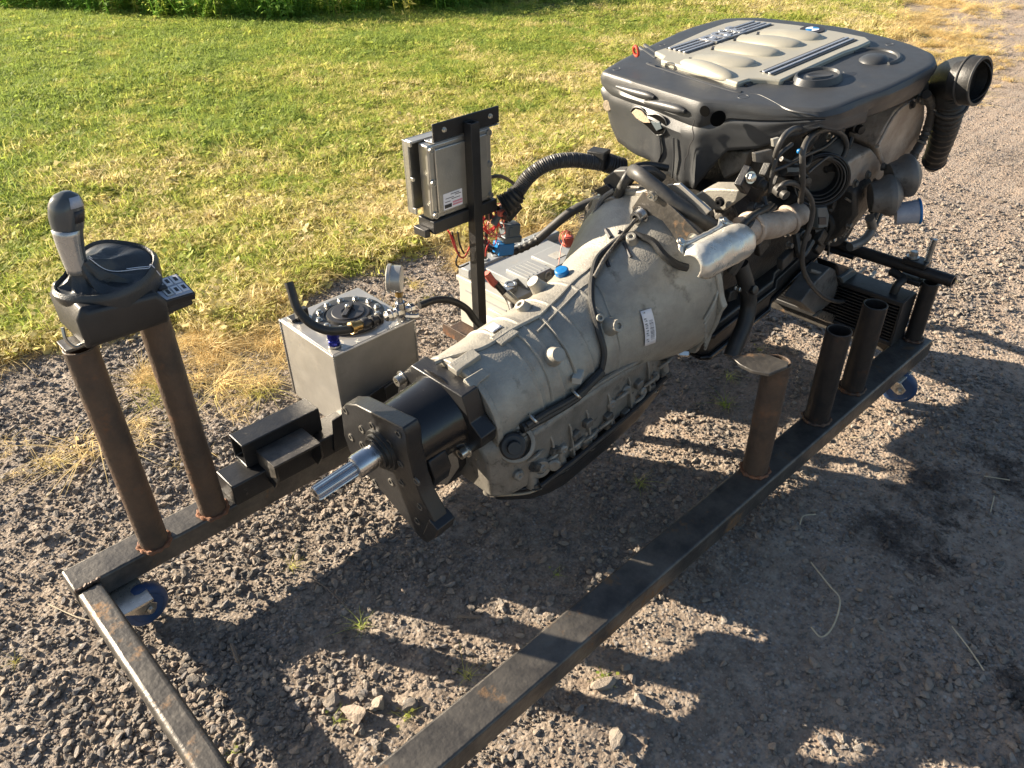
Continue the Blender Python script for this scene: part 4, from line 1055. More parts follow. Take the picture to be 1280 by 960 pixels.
# bell flange with bolt ears
fl = []
for i in range(72):
    a = 2*math.pi*i/72
    fl.append((1.045, .0+math.cos(a)*(.236+.012*max(0, math.cos(8*a))**6), .0+math.sin(a)*(.236+.012*max(0, math.cos(8*a))**6)))
part(MB().prism(fl, (.020, 0, 0)), 'bell_flange', 'cast', gx, .003)
# long external rib: rises where the sun catches it
def srib(P, h, r, name='rib', mat='cast', n=6):
    L = smooth_path([surf_pt(q, h) for q in P], 8)
    part(MB().path([surf_pt(q, h) for q in L], r, n, raw=True), name, mat, gx)
srib([(0.360,0.018,0.074), (0.445,-0.023,0.114), (0.537,-0.029,0.117), (0.612,-0.039,0.118)], .002, .006)
srib([(0.612,-0.039,0.118), (0.769,-0.011,0.128), (0.873,-0.023,0.154)], .001, .004)
srib([(0.537,-0.029,0.117), (0.537,-0.083,0.100), (0.533,-0.136,0.044), (0.529,-0.151,-0.015)], .001, .004)
srib([(0.612,-0.039,0.118), (0.608,-0.108,0.087), (0.607,-0.153,0.008)], .001, .004)
srib([(0.578,-0.150,0.312), (0.775,-0.044,0.127), (0.760,-0.123,0.083), (0.749,-0.163,-0.003)], .0005, .0028)
# raised rectangular pads
def pad(q, h, name, poly, mat='cast', bev=.002):
    Pp = [surf_pt(p_, -.004) for p_ in poly]
    n_ = sum((surf_n(p_) for p_ in poly), Vector())/len(poly)
    part(MB().prism(Pp, n_*(h+.004)), name, mat, gx, bev)
pad(None, .010, 'cast_pad', [(0.360,-0.058,0.094), (0.409,-0.066,0.102), (0.413,-0.085,0.092), (0.385,-0.085,0.088), (0.360,-0.085,0.077)])
pad(None, .008, 'cast_pad', [(0.482,-0.015,0.116), (0.534,-0.015,0.117), (0.542,-0.050,0.113), (0.486,-0.051,0.111)])
pad(None, .012, 'cast_pad', [(0.360,-0.013,0.105), (0.429,-0.016,0.114), (0.429,-0.046,0.111), (0.360,-0.043,0.099)])
def boss(q, h, r0, r1, name='boss', mat='cast', d=None, solid_=False):
    p_ = surf_pt(q, -.004); n_ = d or surf_n(q)
    return part(MB().lathe(p_, n_, [(0, r0), (h*.7, r1*1.05), (h, r1)]+([(h, 0)] if solid_ else [(h, r1*.45), (h-.006, r1*.4), (h-.006, 0)]), 20), name, mat, gx, .001)
boss((0.569,-0.122,0.070), .042, .024, .016, d=Vector((-.2, -.75, .65)), solid_=True)
boss((0.745,-0.138,0.062), .038, .024, .015, d=Vector((-.1, -.85, .5)))
boss((0.723,0.063,0.095), .040, .024, .016, d=Vector((-.45, .25, .85)), solid_=True)
boss((0.727,-0.116,0.085), .026, .016, .009, d=Vector((-.3, -.7, .6)))
boss((0.930,-0.050,0.176), .02, .018, .012)
boss((0.620,0.016,0.115), .02, .02, .014, d=Vector((-.4, .3, .85)))
c_ = surf_pt((0.780,0.043,0.115)); nn = Vector((-.15, .0, 1)).normalized()
part(MB().lathe(c_-nn*.006, nn, [(0, .016), (.010, .016), (.010, .012)], 18), 'breather_seat', 'cast', gx)
part(MB().lathe(c_+nn*.004, nn, [(0, .0175), (.011, .0175), (.014, .015), (.015, 0)], 14), 'breather_cap', 'blue', gx, .001)
# shallow black slots in the bell
for q0, q1, wd in (((0.930,0.031,0.176), (0.913,0.001,0.171), .006), ((0.934,-0.007,0.183), (0.931,-0.012,0.181), .006), ((0.914,-0.038,0.171), (0.896,-0.075,0.153), .0045), ((0.869,-0.014,0.152), (0.844,-0.050,0.142), .005)):
    srib([q0, q1], .0008, wd, 'slot', 'ink', 6)
# black drips and stains are in the casting material; barcode sticker
def patch(corners, n, h, name, mat, parent=gx, th=.0006):
    a, b, c, d = [Vector(q) for q in corners]; mb = MB(); g = []
    for i in range(n+1):
        for j in range(n+1):
            u_, v_ = i/n, j/n
            g.append(surf_pt(a.lerp(b, u_).lerp(d.lerp(c, u_), v_), h))
    mb.add(g, [(i*(n+1)+j, (i+1)*(n+1)+j, (i+1)*(n+1)+j+1, i*(n+1)+j+1) for i in range(n) for j in range(n)])
    return part(mb, name, mat, parent, solid=th)
sk = [(0.831,-0.153,0.064), (0.860,-0.162,0.062), (0.857,-0.180,-0.026), (0.823,-0.174,-0.021)]
stick = patch(sk, 6, .004, 'sticker', 'white')
rs = random.Random(2)
a, b, c, d = [Vector(q) for q in sk]
def spt(u_, v_, h): return surf_pt(a.lerp(b, u_).lerp(d.lerp(c, u_), v_), h)
bars = MB(); v_ = .30
while v_ < .86:
    w_ = rs.choice((.008, .012, .018))
    bars.add([spt(.50, v_, .0047), spt(.86, v_, .0047), spt(.86, v_+w_, .0047), spt(.50, v_+w_, .0047)], [(0, 1, 2, 3)]); v_ += w_+rs.choice((.012, .016, .022))
part(bars, 'barcode', 'ink', stick)
dg = MB()
for k, v_ in enumerate((.05, .22, .28, .36, .41, .47, .55, .62, .68, .80, .86)):
    for (u0, u1, w0, w1) in ((.12, .36, 0, .008), (.12, .36, .026, .034), ((.12, .18, 0, .034) if k % 2 else (.30, .36, 0, .034)), (.21, .26, 0, .034))[:3+(k % 2)]:
        dg.add([spt(u0, v_+w0, .0047), spt(u1, v_+w0, .0047), spt(u1, v_+w1, .0047), spt(u0, v_+w1, .0047)], [(0, 1, 2, 3)])
part(dg, 'digits', 'ink', stick)
patch([(0.509,0.031,0.108), (0.536,0.028,0.110), (0.531,-0.005,0.117), (0.500,-0.006,0.116)], 4, .0045, 'label', 'white')
# lower right: valve-body housing, sump and its bolts
hs = []
hous = [(.345, -.120, -.070, .08), (.38, -.150, -.050, .10), (.47, -.166, -.040, .10), (.60, -.168, -.040, .10), (.75, -.164, -.055, .10), (.88, -.156, -.085, .10), (.97, -.130, -.12, .10)]
def hy(x): return float(np.interp(x, [q[0] for q in hous], [q[1] for q in hous]))
for x, yl, zt, yr in hous:
    hs.append([Vector((x, yl, -.205)), Vector((x, yl, zt-.02)), Vector((x, yl+.018, zt)), Vector((x, yl+.05, zt+.02)), Vector((x, yr-.05, zt+.02)), Vector((x, yr, zt)), Vector((x, yr, -.205))])
part(MB().rings(hs), 'valve_housing', 'cast_mid', gx, .006, 3)
pan_o = [(0.361,-0.005,-0.212), (0.356,-0.062,-0.212), (0.361,-0.095,-0.212), (0.418,-0.152,-0.212), (0.467,-0.174,-0.212), (.52, -.184, -.212), (.70, -.180, -.212), (.86, -.168, -.212), (.985, -.142, -.212), (.99, .10, -.212), (.40, .10, -.212)]
part(MB().prism(pan_o, (0, 0, -.012)), 'sump_rim', 'black_steel', gx, .003)
pc_ = Vector((.66, -.05, 0))
def shrink(poly, k, z): return [Vector((pc_.x+(q[0]-pc_.x)*k, pc_.y+(q[1]-pc_.y)*k, z)) for q in poly]
part(MB().rings([shrink(pan_o, .95, -.224), shrink(pan_o, .93, -.262), shrink(pan_o, .86, -.285)]), 'sump', 'plastic_black', gx, .004, 3)
part(MB().path([Vector((0.358,-0.081,-0.222)), Vector((0.358,-0.100,-0.222)), Vector((0.413,-0.156,-0.222)), Vector((0.453,-0.174,-0.222))], .0032, 6, 4), 'gasket_edge', 'foam', gx)
for i, (x, y) in enumerate(((.44, -.170), (.53, -.176), (.62, -.176), (.71, -.173), (.80, -.168), (.89, -.160), (.36, -.11), (.96, -.150))):
    part(MB().hexbolt((x, y, -.2115), (0, 0, 1), .009, .012), 'bolt', 'zinc' if i == 5 else 'cast_dark', gx)
    part(MB().lathe((x, y+.012, -.212), (0, 0, 1), [(0, .017), (.02, .014), (.05, .008)], 12), 'bolt_ear', 'cast_mid', gx)
# vertical webs on the housing
for x in (.50, .56, .62, .70, .78, .86):
    part(MB().prism([(x, hy(x)+.01, -.205), (x, hy(x)-.014, -.205), (x, hy(x)-.006, -.11), (x, hy(x)+.02, -.06)], (.006, 0, 0)), 'web', 'cast_mid', gx, .001)
rs = random.Random(33)
for i in range(26):      # small lumps, ears and studs cast round the housing
    x = .40+.54*i/26+rs.uniform(-.012, .012); z = rs.uniform(-.20, -.12); y = hy(x)-.006-.004*rs.random()
    if i % 3 == 0: part(MB().lathe((x, y+.012, z), (rs.uniform(-.3, .1), -1, rs.uniform(-.1, .3)), [(0, .014), (.012, .013), (.016, .009), (.016, .004), (.012, 0)], 14), 'stud', 'cast_mid', gx)
    elif i % 3 == 1: part(MB().path([(x, y+.004, z), (x+.02, y-.006, z+.012), (x+.05, y+.004, z+.004)], .005, 8, 5), 'cast_lug', 'cast_mid', gx)
    else: part(MB().box((x, y+.002, z), (.024, .018, .020), Matrix.Rotation(rs.uniform(-.6, .6), 3, 'Y')), 'cast_lug', 'cast_dark', gx, .003)
part(MB().path([(.42, -.148, -.052), (.55, -.162, -.045), (.68, -.163, -.05), (.80, -.160, -.07), (.92, -.146, -.10)], .007, 8), 'housing_ridge', 'cast_mid', gx)
part(MB().path([(.44, -.184, -.200), (.60, -.188, -.196), (.78, -.182, -.196), (.94, -.160, -.200)], .006, 8), 'oil_pipe', 'black_steel', gx)
# plugs, connector socket
o = part(MB().lathe(Vector((0.460,-0.167,-0.166)), (-.35, -.9, .1), [(-.02, .026), (0, .026), (.004, .023), (.008, .023), (.008, .013), (.003, .012), (.003, 0)], 24), 'drain_plug', 'cast_mid', gx, .001)
part(MB().lathe(Vector((0.490,-0.182,-0.166)), (-.5, -.8, .1), [(-.02, .016), (.006, .016), (.010, .012), (.010, 0)], 16), 'plug', 'cast_mid', gx)
part(MB().lathe(Vector((0.360,-0.091,-0.110)), (-.9, -.3, 0), [(-.03, .014), (.012, .014), (.016, .010), (.016, 0)], 16), 'plug', 'cast_mid', gx)
part(MB().hexbolt(Vector((0.560,-0.145,-0.158)), (-.3, -.9, .2), .012, .018), 'bolt', 'black_steel', gx)
part(MB().lathe(Vector((0.430,-0.115,-0.086))+Vector((-.02, -.035, .022)), (-.45, -.75, .48), [(-.09, .046), (.0, .046), (.004, .043), (.004, .034), (-.02, .033), (-.02, 0)], 28), 'socket_collar', 'cast_mid', gx, .001)
part(MB().lathe(Vector((0.420,-0.115,-0.083))+Vector((-.02, -.035, .022)), (-.45, -.75, .48), [(-.03, .030), (.016, .030), (.020, .026), (.020, .016), (.034, .015), (.034, 0)], 24), 'round_connector', 'plastic_black', gx, .001)
# cable clipped along the case, from the connector up over the bell
def cabl(P, r, name='cable', mat='rubber', h=.008):
    L = smooth_path([surf_pt(q, h) for q in P], 6)
    part(MB().path([surf_pt(q, h) for q in L], r, 8, raw=True), name, mat, gx)
cabl([(0.429,-0.143,-0.029), (0.485,-0.147,-0.035), (0.553,-0.151,-0.040), (0.598,-0.154,-0.038), (0.645,-0.157,-0.023), (0.678,-0.158,-0.015)], .0115, h=.010)
cabl([(0.678,-0.158,-0.015), (0.697,-0.152,0.023), (0.707,-0.127,0.069), (0.736,-0.086,0.107), ((0.791,-0.043,0.129)), (0.848,-0.014,0.146), (0.904,-0.022,0.168), (0.936,-0.045,0.181), (0.944,-0.070,0.177)], .0075)
cabl([(0.438,-0.144,-0.023), (0.494,-0.149,-0.023), (0.562,-0.153,-0.028), (0.608,-0.156,-0.027), (0.662,-0.157,-0.015)], .007, h=.015)
cabl([(0.944,-0.070,0.177), (0.950,-0.095,0.170), (0.948,-0.128,0.147), (0.960,-0.155,0.129), (0.979,-0.173,0.118)], .0095)
cabl([(0.790,-0.048,0.127), (0.865,-0.030,0.151), (0.955,-0.029,0.191), (0.998,-0.031,0.210)], .0055, 'breather_pipe', 'cast_dark', .012)
for q in ((0.464,-0.146,-0.021), (0.592,-0.155,-0.027)):
    part(MB().torus(surf_pt(q, .010), (.75, -.3, .55), .013, .0035, 16, 6), 'clip', 'zinc', gx)
part(MB().box(surf_pt((0.607,-0.153,0.008), .006), (.034, .02, .016), Matrix.Rotation(.5, 3, 'Z')), 'tag', 'battery', gx)
# output adapter: black cylinder with clamped plate at its rear end
part(MB().lathe((.205, -.004, 0), (1, 0, 0), [(0, .084), (.04, .086), (.10, .088), (.125, .095), (.128, .105)], 56), 'adapter_drum', 'glossblack', gx)
ad = [(0.325,0.128,0.040), (0.325,0.073,0.095), (0.325,-0.096,0.097), (0.325,-0.105,0.067), (0.325,-0.111,0.031), (0.325,-0.142,0.006), (0.325,-0.135,-0.024), (0.325,-0.084,-0.078), (0.325,-0.046,-0.095), (0.325,-0.044,-0.144), (0.325,0.019,-0.244), (0.325,0.129,-0.317), (0.325,0.207,-0.296), (0.325,0.212,-0.186), (0.325,0.168,-0.056)]
part(MB().prism(ad, (.044, 0, 0)), 'adapter_plate', 'black_steel', gx, .0025, 2)
for q in ((0.325,0.117,0.038), (0.325,-0.040,0.037), (0.325,-0.082,-0.063)):
    part(MB().hexbolt(Vector(q)-Vector((0, 0, 0)), (-1, 0, 0), .0125, .020, True, True), 'socket_bolt', 'zinc', gx)
# big black mounting plate
mp = [(0.170,0.145,0.030), (0.170,0.117,0.061), (0.170,0.070,0.085), (0.170,-0.009,0.101), (0.170,-0.102,0.121), (0.170,-0.110,0.105), (0.170,-0.101,0.054), (0.170,-0.102,-0.023), (0.170,-0.111,-0.069), (0.170,-0.137,-0.114), (0.170,-0.148,-0.146), (0.170,-0.136,-0.177), (0.170,-0.090,-0.233), (0.170,-0.069,-0.236), (0.170,-0.042,-0.219), (0.170,0.003,-0.198), (0.170,0.049,-0.174), (0.170,0.093,-0.157), (0.170,0.142,-0.149), (0.170,0.164,-0.111), (0.170,0.168,-0.063)]
plate = part(MB().prism(mp, (.038, 0, 0)), 'mounting_plate', 'black_steel', gx, .003, 2)
sp = [(0.217,-0.045,-0.038), (0.217,-0.091,-0.012), (0.217,-0.102,-0.055), (0.217,-0.085,-0.096), (0.217,-0.027,-0.149), (0.217,0.003,-0.131)]
part(MB().prism(sp, (.05, 0, 0)), 'spacer_lug', 'black_steel', gx, .004)
part(MB().prism([(0.165,-0.131,-0.119), (0.165,-0.157,-0.135), (0.165,-0.145,-0.166), (0.165,-0.102,-0.218), (0.165,-0.090,-0.198)], (.050, 0, 0)), 'foot_lug', 'black_steel', gx, .003)
for q in ((0.168,0.123,0.039), (0.168,0.071,0.015), (0.168,0.020,0.055), (0.168,0.089,-0.043), (0.168,0.133,-0.046), (0.168,-0.036,0.039), (0.168,-0.081,0.093), (0.168,-0.061,-0.004), (0.168,0.000,-0.099), (0.168,-0.045,-0.070), (0.168,-0.109,-0.023), (0.168,0.078,-0.155), (0.168,-0.099,-0.106), (0.168,-0.074,-0.171)):
    part(MB().tube(Vector(q)+Vector((.004, 0, 0)), Vector(q), .0095, .006, 18, .003), 'bolt_hole', 'cast_dark', plate)
part(MB().lathe((.168, 0, 0), (-1, 0, 0), [(-.01, .052), (.006, .050), (.006, .043), (.012, .042), (.012, .036), (.018, .036), (.018, .028)], 40), 'seal', 'rubber', gx)
shf = MB(); shf.lathe((.165, 0, 0), (-1, 0, 0), [(0, .0265), (.022, .0265), (.022, .0245), (.026, .0245), (.026, .0268), (.062, .0268), (.068, .025), (.070, .020)], 36)
part(shf, 'shaft_collar', 'chrome', gx)
spl = []
for t, kk in ((.095, 1), (.004, 1), (0, .88)):
    L = []
    for i in range(72):
        a = 2*math.pi*i/72; r = (.0172 if (i//2) % 2 else .0152)*kk
        L.append(Vector((t, math.cos(a)*r, math.sin(a)*r)))
    spl.append(L)
part(MB().rings(spl), 'splined_shaft', 'chrome', gx, angle=25)
part(MB().lathe((-.0005, 0, 0), (1, 0, 0), [(0, .004), (.0, .007), (.004, .007)], 16), 'shaft_centre', 'ink', gx)
# ------------------------------------------------------------ engine
en = thing('engine', 'large dirty diesel engine with black and silver plastic cover bolted to the gearbox', 'engine', (1.07, 0, -.2), 'G')
T = [((1.301,0.363,0.395), .27), ((1.290,0.319,0.395), .212), ((1.280,0.238,0.395), .205), ((1.268,0.143,0.395), .20), ((1.261,0.079,0.395), .175), ((1.256,0.034,0.395), .165), ((1.253,-0.002,0.395), .172), ((1.266,-0.033,0.395), .225), ((1.280,-0.074,0.395), .285),
     ((1.298,-0.141,0.395), .300), ((1.324,-0.211,0.395), .335), ((1.350,-0.270,0.395), .365), ((1.395,-0.293,0.395), .345), ((1.479,-0.309,0.395), .338), ((1.547,-0.327,0.395), .338), ((1.661,-0.341,0.395), .335), ((1.762,-0.347,0.395), .335), ((1.807,-0.338,0.395), .34), ((1.861,-0.303,0.395), .34), ((1.904,-0.228,0.395), .34),
     ((1.932,-0.147,0.395), .34), ((1.962,-0.013,0.395), .3), ((1.955,0.138,0.395), .3), ((1.937,0.264,0.395), .3), ((1.879,0.356,0.395), .3), ((1.775,0.387,0.395), .3), ((1.686,0.397,0.395), .3), ((1.504,0.390,0.395), .3), ((1.393,0.382,0.395), .3)]
tv = [Vector(q[0]) for q in T]; tz = [q[1] for q in T]
SUB = 4
TP, TZB = [], []
nT = len(tv)
for i in range(nT):
    a, b, c, d = tv[i-1], tv[i], tv[(i+1) % nT], tv[(i+2) % nT]
    for j in range(SUB):
        t = j/SUB
        TP.append((.5*((2*b)+(c-a)*t+(2*a-5*b+4*c-d)*t*t+(3*b-a-3*c+d)*t**3))*.45+b.lerp(c, t)*.55); TZB.append(tz[i]*(1-t)+tz[(i+1) % nT]*t)
cen = sum(TP, Vector())/len(TP)
def off(q, dd, z):
    d = (q-cen); d.z = 0; d.normalize(); return Vector((q.x+d.x*dd, q.y+d.y*dd, z))
def skirt_relief(i, f, z):
    q = TP[i]; k = 0
    if q.x < 1.36:          # front face: moulded steps and gulleys
        y = q.y
        k += .010*math.exp(-((f-.16)/.05)**2)*(1/(1+math.exp(-(y-.05)*60)))*(1/(1+math.exp((y-.29)*60)))
        k += .012*math.exp(-((f-.36)/.06)**2)*(1/(1+math.exp((y-.20)*60)))*(1/(1+math.exp(-(y-.04)*60)))
        k -= .006*math.exp(-((f-.26)/.03)**2)
        if f > .45:
            for y0, amp in ((.155, -.008), (.135, .006), (.08, -.007), (.02, -.008), (.0, .004)):
                k += amp*math.exp(-((y-y0)/.012)**2)*min(1, (f-.45)*6)
        k += .003*noise.noise(Vector((y*18, f*5, 3)))
    k += .002*noise.noise(Vector((q.x*9, q.y*9, f*3)))
    return k
ringsC = [[off(q, -.020, .4045) for q in TP], [off(q, -.009, .4035) for q in TP], [off(q, -.003, .400) for q in TP], [off(q, 0, .394) for q in TP]]
for f in (.04, .08, .12, .16, .20, .25, .30, .35, .40, .46, .52, .60, .70, .80, .90, 1.0):
    ringsC.append([off(q, .003+skirt_relief(i, f, 0)-(.02*f if q.x > 1.5 else 0)-(.034*max(0, f-.35)*max(0, min(1, (q.y-.22)/.10)) if q.x < 1.6 else 0), .390+(TZB[i]-.390)*f) for i, q in enumerate(TP)])
mb = MB().rings(ringsC, True, False)
cov = part(mb, 'engine_cover', 'plastic', en, angle=32, solid=.005)
part(MB().path([(1.316,0.347,0.400), (1.289,0.218,0.400), (1.273,0.086,0.400), (1.278,0.025,0.400)], .0035, 8, 5), 'front_edge', 'plastic', cov)
# silver centre plate
sv = [(1.473,0.314,0.417), (1.520,0.305,0.417), (1.622,0.307,0.417), (1.720,0.306,0.417), (1.790,0.298,0.417), (1.837,0.281,0.417), (1.858,0.239,0.417), (1.864,0.193,0.417), (1.875,0.102,0.417), (1.872,-0.025,0.417), (1.861,-0.114,0.417), (1.836,-0.142,0.417), (1.777,-0.138,0.417), (1.723,-0.126,0.417), (1.581,-0.114,0.417), (1.447,-0.103,0.417), (1.439,-0.067,0.417), (1.418,-0.032,0.417), (1.378,-0.023,0.417), (1.400,0.094,0.417), (1.421,0.251,0.417), (1.452,0.264,0.417)]
sil_ = part(MB().prism([(q[0], q[1], .3985) for q in sv], (0, 0, .0185)), 'silver_plate', 'silver', cov, .005, 3)
def onz(q, h=0): return Vector((q[0], q[1], q[2]+h))
for a, b in (((1.507,0.295,0.417), (1.839,0.235,0.417)), ((1.505,0.276,0.417), (1.840,0.216,0.417)), ((1.503,0.258,0.417), (1.841,0.198,0.417)), ((1.501,0.240,0.417), (1.841,0.179,0.417)), ((1.499,0.223,0.417), (1.841,0.163,0.417)),
             ((1.472,-0.030,0.417), (1.827,-0.071,0.417)), ((1.469,-0.049,0.417), (1.824,-0.088,0.417)), ((1.465,-0.067,0.418), (1.822,-0.106,0.418))):
    a, b = Vector(a), Vector(b); s_ = Vector((0, .0035, 0))
    part(MB().prism([a-s_, b-s_, b+s_, a+s_], (0, 0, .0012)), 'groove', 'plastic_black', sil_)
for a, b in (((1.506,0.286,0.417), (1.840,0.226,0.417)), ((1.504,0.267,0.417), (1.840,0.207,0.417)), ((1.502,0.249,0.417), (1.841,0.188,0.417)), ((1.500,0.232,0.417), (1.841,0.171,0.417)), ((1.470,-0.039,0.417), (1.825,-0.080,0.417)), ((1.467,-0.058,0.417), (1.823,-0.097,0.417))):
    a, b = Vector(a), Vector(b); s_ = Vector((0, .0038, 0))
    part(MB().prism([a-s_, b-s_, b+s_, a+s_], (0, 0, .0045)), 'raised_strip', 'strip', sil_, .0008)
for a, b, wdt in (((1.480,0.182,0.418), (1.515,0.004,0.418), .040), ((1.592,0.184,0.418), (1.618,-0.003,0.418), .040), ((1.690,0.176,0.418), (1.711,-0.013,0.418), .040), ((1.765,0.150,0.418), (1.793,-0.027,0.418), .040)):
    a, b = Vector(a), Vector(b); L = (b-a).length; d = (b-a).normalized(); s_ = Vector((0, 0, 1)).cross(d)
    rs_ = []
    for k in range(15):
        t = k/14; ww = wdt*.92*min(1, math.sqrt(max(0.0005, 1-((t-.62)/.38)**2))) if t > .62 else wdt*(.74+.18*min(1, t*2))
        hh = .0145*(ww/wdt)*min(1, .55+t*1.2)
        rs_.append([a+d*L*t+s_*(math.cos(p_)*ww)+Vector((0, 0, -.004+math.sin(p_)*(hh+.004))) for p_ in [math.pi*m/12 for m in range(13)]])
    part(MB().rings(rs_), 'runner_hump', 'silver', sil_, angle=60)
    part(MB().prism([a-s_*wdt*.85-d*.004, a-s_*wdt*.2-d*.012, a-s_*wdt*.2+d*.01], (0, 0, .002)), 'notch', 'ink', sil_)
a, b = Vector((1.444,0.204,0.416)), Vector((1.398,-0.005,0.416)); d = (b-a).normalized(); L = (b-a).length; s_ = Vector((0, 0, 1)).cross(d); rs_ = []
for k in range(13):
    t = k/12; ww = .030*math.sqrt(max(.002, 1-(2*t-1)**2)); rs_.append([a+d*L*t+s_*(math.cos(p_)*ww)+Vector((0, 0, -.004+math.sin(p_)*ww*.75)) for p_ in [math.pi*m/12 for m in range(13)]])
part(MB().rings(rs_), 'runner_hump', 'silver', sil_, angle=60)
def text_mesh(s, size, depth, name, mat, M4, parent):
    cu = bpy.data.curves.new(name, 'FONT'); cu.body = s; cu.size = size; cu.extrude = depth; cu.align_x = 'CENTER'; cu.align_y = 'CENTER'; cu.offset = size*.02
    ob = bpy.data.objects.new(name+'_src', cu); col.objects.link(ob)
    bpy.context.view_layer.update()
    m = bpy.data.meshes.new_from_object(ob.evaluated_get(bpy.context.evaluated_depsgraph_get()))
    bpy.data.objects.remove(ob); m.transform(M4); m.materials.clear(); m.materials.append(MT[mat]); m.name = name
    o = bpy.data.objects.new(name, m); col.objects.link(o); o.parent = parent
    return o
tc_ = Vector((1.682,0.232,0.421)); tx = (Vector((1.601,0.237,0.421))-Vector((1.765,0.226,0.421))).normalized(); ty = Vector((0, 0, 1)).cross(tx)
text_mesh('3.0d', .085, .003, 'raised_lettering', 'strip', Matrix(((tx.x, ty.x, 0, tc_.x), (tx.y, ty.y, 0, tc_.y), (0, 0, 1, tc_.z), (0, 0, 0, 1))), sil_)
bc = Vector((1.848,0.040,0.417))
rd = part(MB().lathe(bc, (0, 0, 1), [(0, .034), (.003, .034), (.003, .028), (.0025, 0)], 36), 'roundel', 'ink', sil_)
for k in range(4):
    a0 = k*math.pi/2+.4
    part(MB().prism([bc+Vector((0, 0, .003))]+[bc+Vector((math.cos(a0+j*math.pi/16)*.019, math.sin(a0+j*math.pi/16)*.019, .003)) for j in range(9)], (0, 0, .0012)), 'roundel_quarter', 'blue' if k % 2 else 'white', rd)
# cover furniture: ridges, filler oval, dish, holes, seam, crack
part(MB().path([(1.415,0.290,0.397), (1.406,0.266,0.397), (1.373,0.098,0.397), (1.353,-0.026,0.397), (1.355,-0.050,0.397)], .0105, 12, 6), 'moulded_rib', 'plastic', cov)
part(MB().path([(1.518,0.401,0.401), (1.460,0.298,0.401)], .006, 8), 'moulded_rib', 'plastic', cov)
part(MB().path([(1.543,0.403,0.401), (1.487,0.307,0.401)], .006, 8), 'moulded_rib', 'plastic', cov)
part(MB().path([(1.396,-0.036,0.404), (1.439,-0.038,0.404), (1.450,-0.078,0.404), (1.485,-0.136,0.404)], .006, 8, 6), 'moulded_rib', 'plastic_black', cov)
part(MB().path([(1.360,-0.071,0.403), (1.363,-0.098,0.403), (1.343,-0.147,0.403), (1.317,-0.203,0.403), (1.319,-0.246,0.402), (1.336,-0.270,0.394)], .0024, 6, 6), 'seam', 'plastic', cov)
oc_ = Vector((1.527,-0.160,0.402))
def oval(c, pr, rx, ry, rz, name, mat, par):
    rs_ = [[c+Vector((math.cos(rz)*math.cos(p_)*rx*k-math.sin(rz)*math.sin(p_)*ry*k, math.sin(rz)*math.cos(p_)*rx*k+math.cos(rz)*math.sin(p_)*ry*k, h)) for p_ in [2*math.pi*m/32 for m in range(32)]] for h, k in pr]
    return part(MB().rings(rs_), name, mat, par, angle=50)
oval(oc_, [(0, 1.08), (.012, 1.0), (.018, .95), (.0185, .88), (.012, .84), (.012, .3)], .062, .050, -.4, 'filler_boss', 'plastic', cov)
oval(oc_+Vector((-.016, -.012, .019)), [(0, 1), (.003, .9), (.001, .7)], .034, .016, -.9, 'oval_recess', 'plastic', cov)
part(MB().ball(oc_+Vector((.062, -.040, .001)), (.060, .026, .002), 20, 6, Matrix.Rotation(-.4, 3, 'Z')), 'moulded_hollow', 'plastic_black', cov)
dc_ = Vector((1.751,-0.194,0.403))
oval(dc_, [(0, 1), (.0012, .98)], .066, .058, 0, 'dish', 'plastic_black', cov)
part(MB().torus(dc_+Vector((0, 0, .001)), (0, 0, 1), .064, .0065, 28, 8, 150, 350), 'dish_rim', 'plastic', cov)
part(MB().ball(dc_+Vector((-.020, -.012, -.004)), (.042, .040, .020), 20, 8), 'dish_centre', 'plastic', cov)
for q, r in (((1.330,0.332,0.403), .010), ((1.332,-0.071,0.403), .013), ((1.600,-0.183,0.403), .010), ((1.563,0.354,0.403), .008), ((1.870,-0.180,0.403), .010)):
    oval(Vector(q), [(0, 1), (.0014, .97)], r*1.2, r, .3, 'fixing_hole', 'hole', cov)
    part(MB().torus(Vector(q), (0, 0, 1), r*1.05, .0022, 20, 6), 'hole_rim', 'plastic', cov)
for q, r in (((1.234,-0.028,0.390), .012), ((1.291,0.335,0.314), .013)):
    part(MB().lathe(q, (-1, -.1, 0), [(0, r*1.15), (.0012, r*1.1), (.0013, 0)], 20), 'fixing_hole', 'hole' if r < .0125 else 'foam', cov)
sq_ = Vector((1.255,-0.050,0.372)); part(MB().lathe(sq_+Vector((-.004, -.006, 0)), (-.6, -.8, 0), [(0, .020), (.001, .018), (.001, 0)], 20), 'fixing_hole', 'hole', cov)
op = [(1.275,0.236,0.323), (1.273,0.223,0.337), (1.269,0.198,0.342), (1.265,0.170,0.331), (1.259,0.134,0.341), (1.255,0.107,0.335), (1.254,0.100,0.317), (1.256,0.111,0.295), (1.260,0.138,0.285), (1.265,0.172,0.300), (1.272,0.213,0.309)]
part(MB().prism(op, (-.0025, 0, 0)), 'opening', 'hole', cov)
part(MB().path(op+[op[0]], .0025, 6, 4), 'opening_rim', 'plastic', cov)
part(MB().prism([(1.274,0.229,0.323), (1.272,0.214,0.336), (1.268,0.192,0.337), (1.264,0.164,0.324), (1.262,0.154,0.314), (1.267,0.182,0.307), (1.271,0.210,0.312)], (-.006, 0, 0)), 'tan_insert', 'foam', cov, .001)
part(MB().prism([(1.262,0.154,0.318), (1.257,0.121,0.325), (1.256,0.112,0.310), (1.259,0.132,0.298)], (-.006, 0, 0)), 'inner_clip', 'grey_conn', cov, .001)
part(MB().path([(1.239,0.004,0.360), (1.239,0.008,0.338), (1.239,0.003,0.315), (1.240,0.015,0.290), (1.241,0.019,0.267), (1.243,0.029,0.247), (1.243,0.030,0.220)], .0013, 5, 5), 'crack', 'ink', cov)
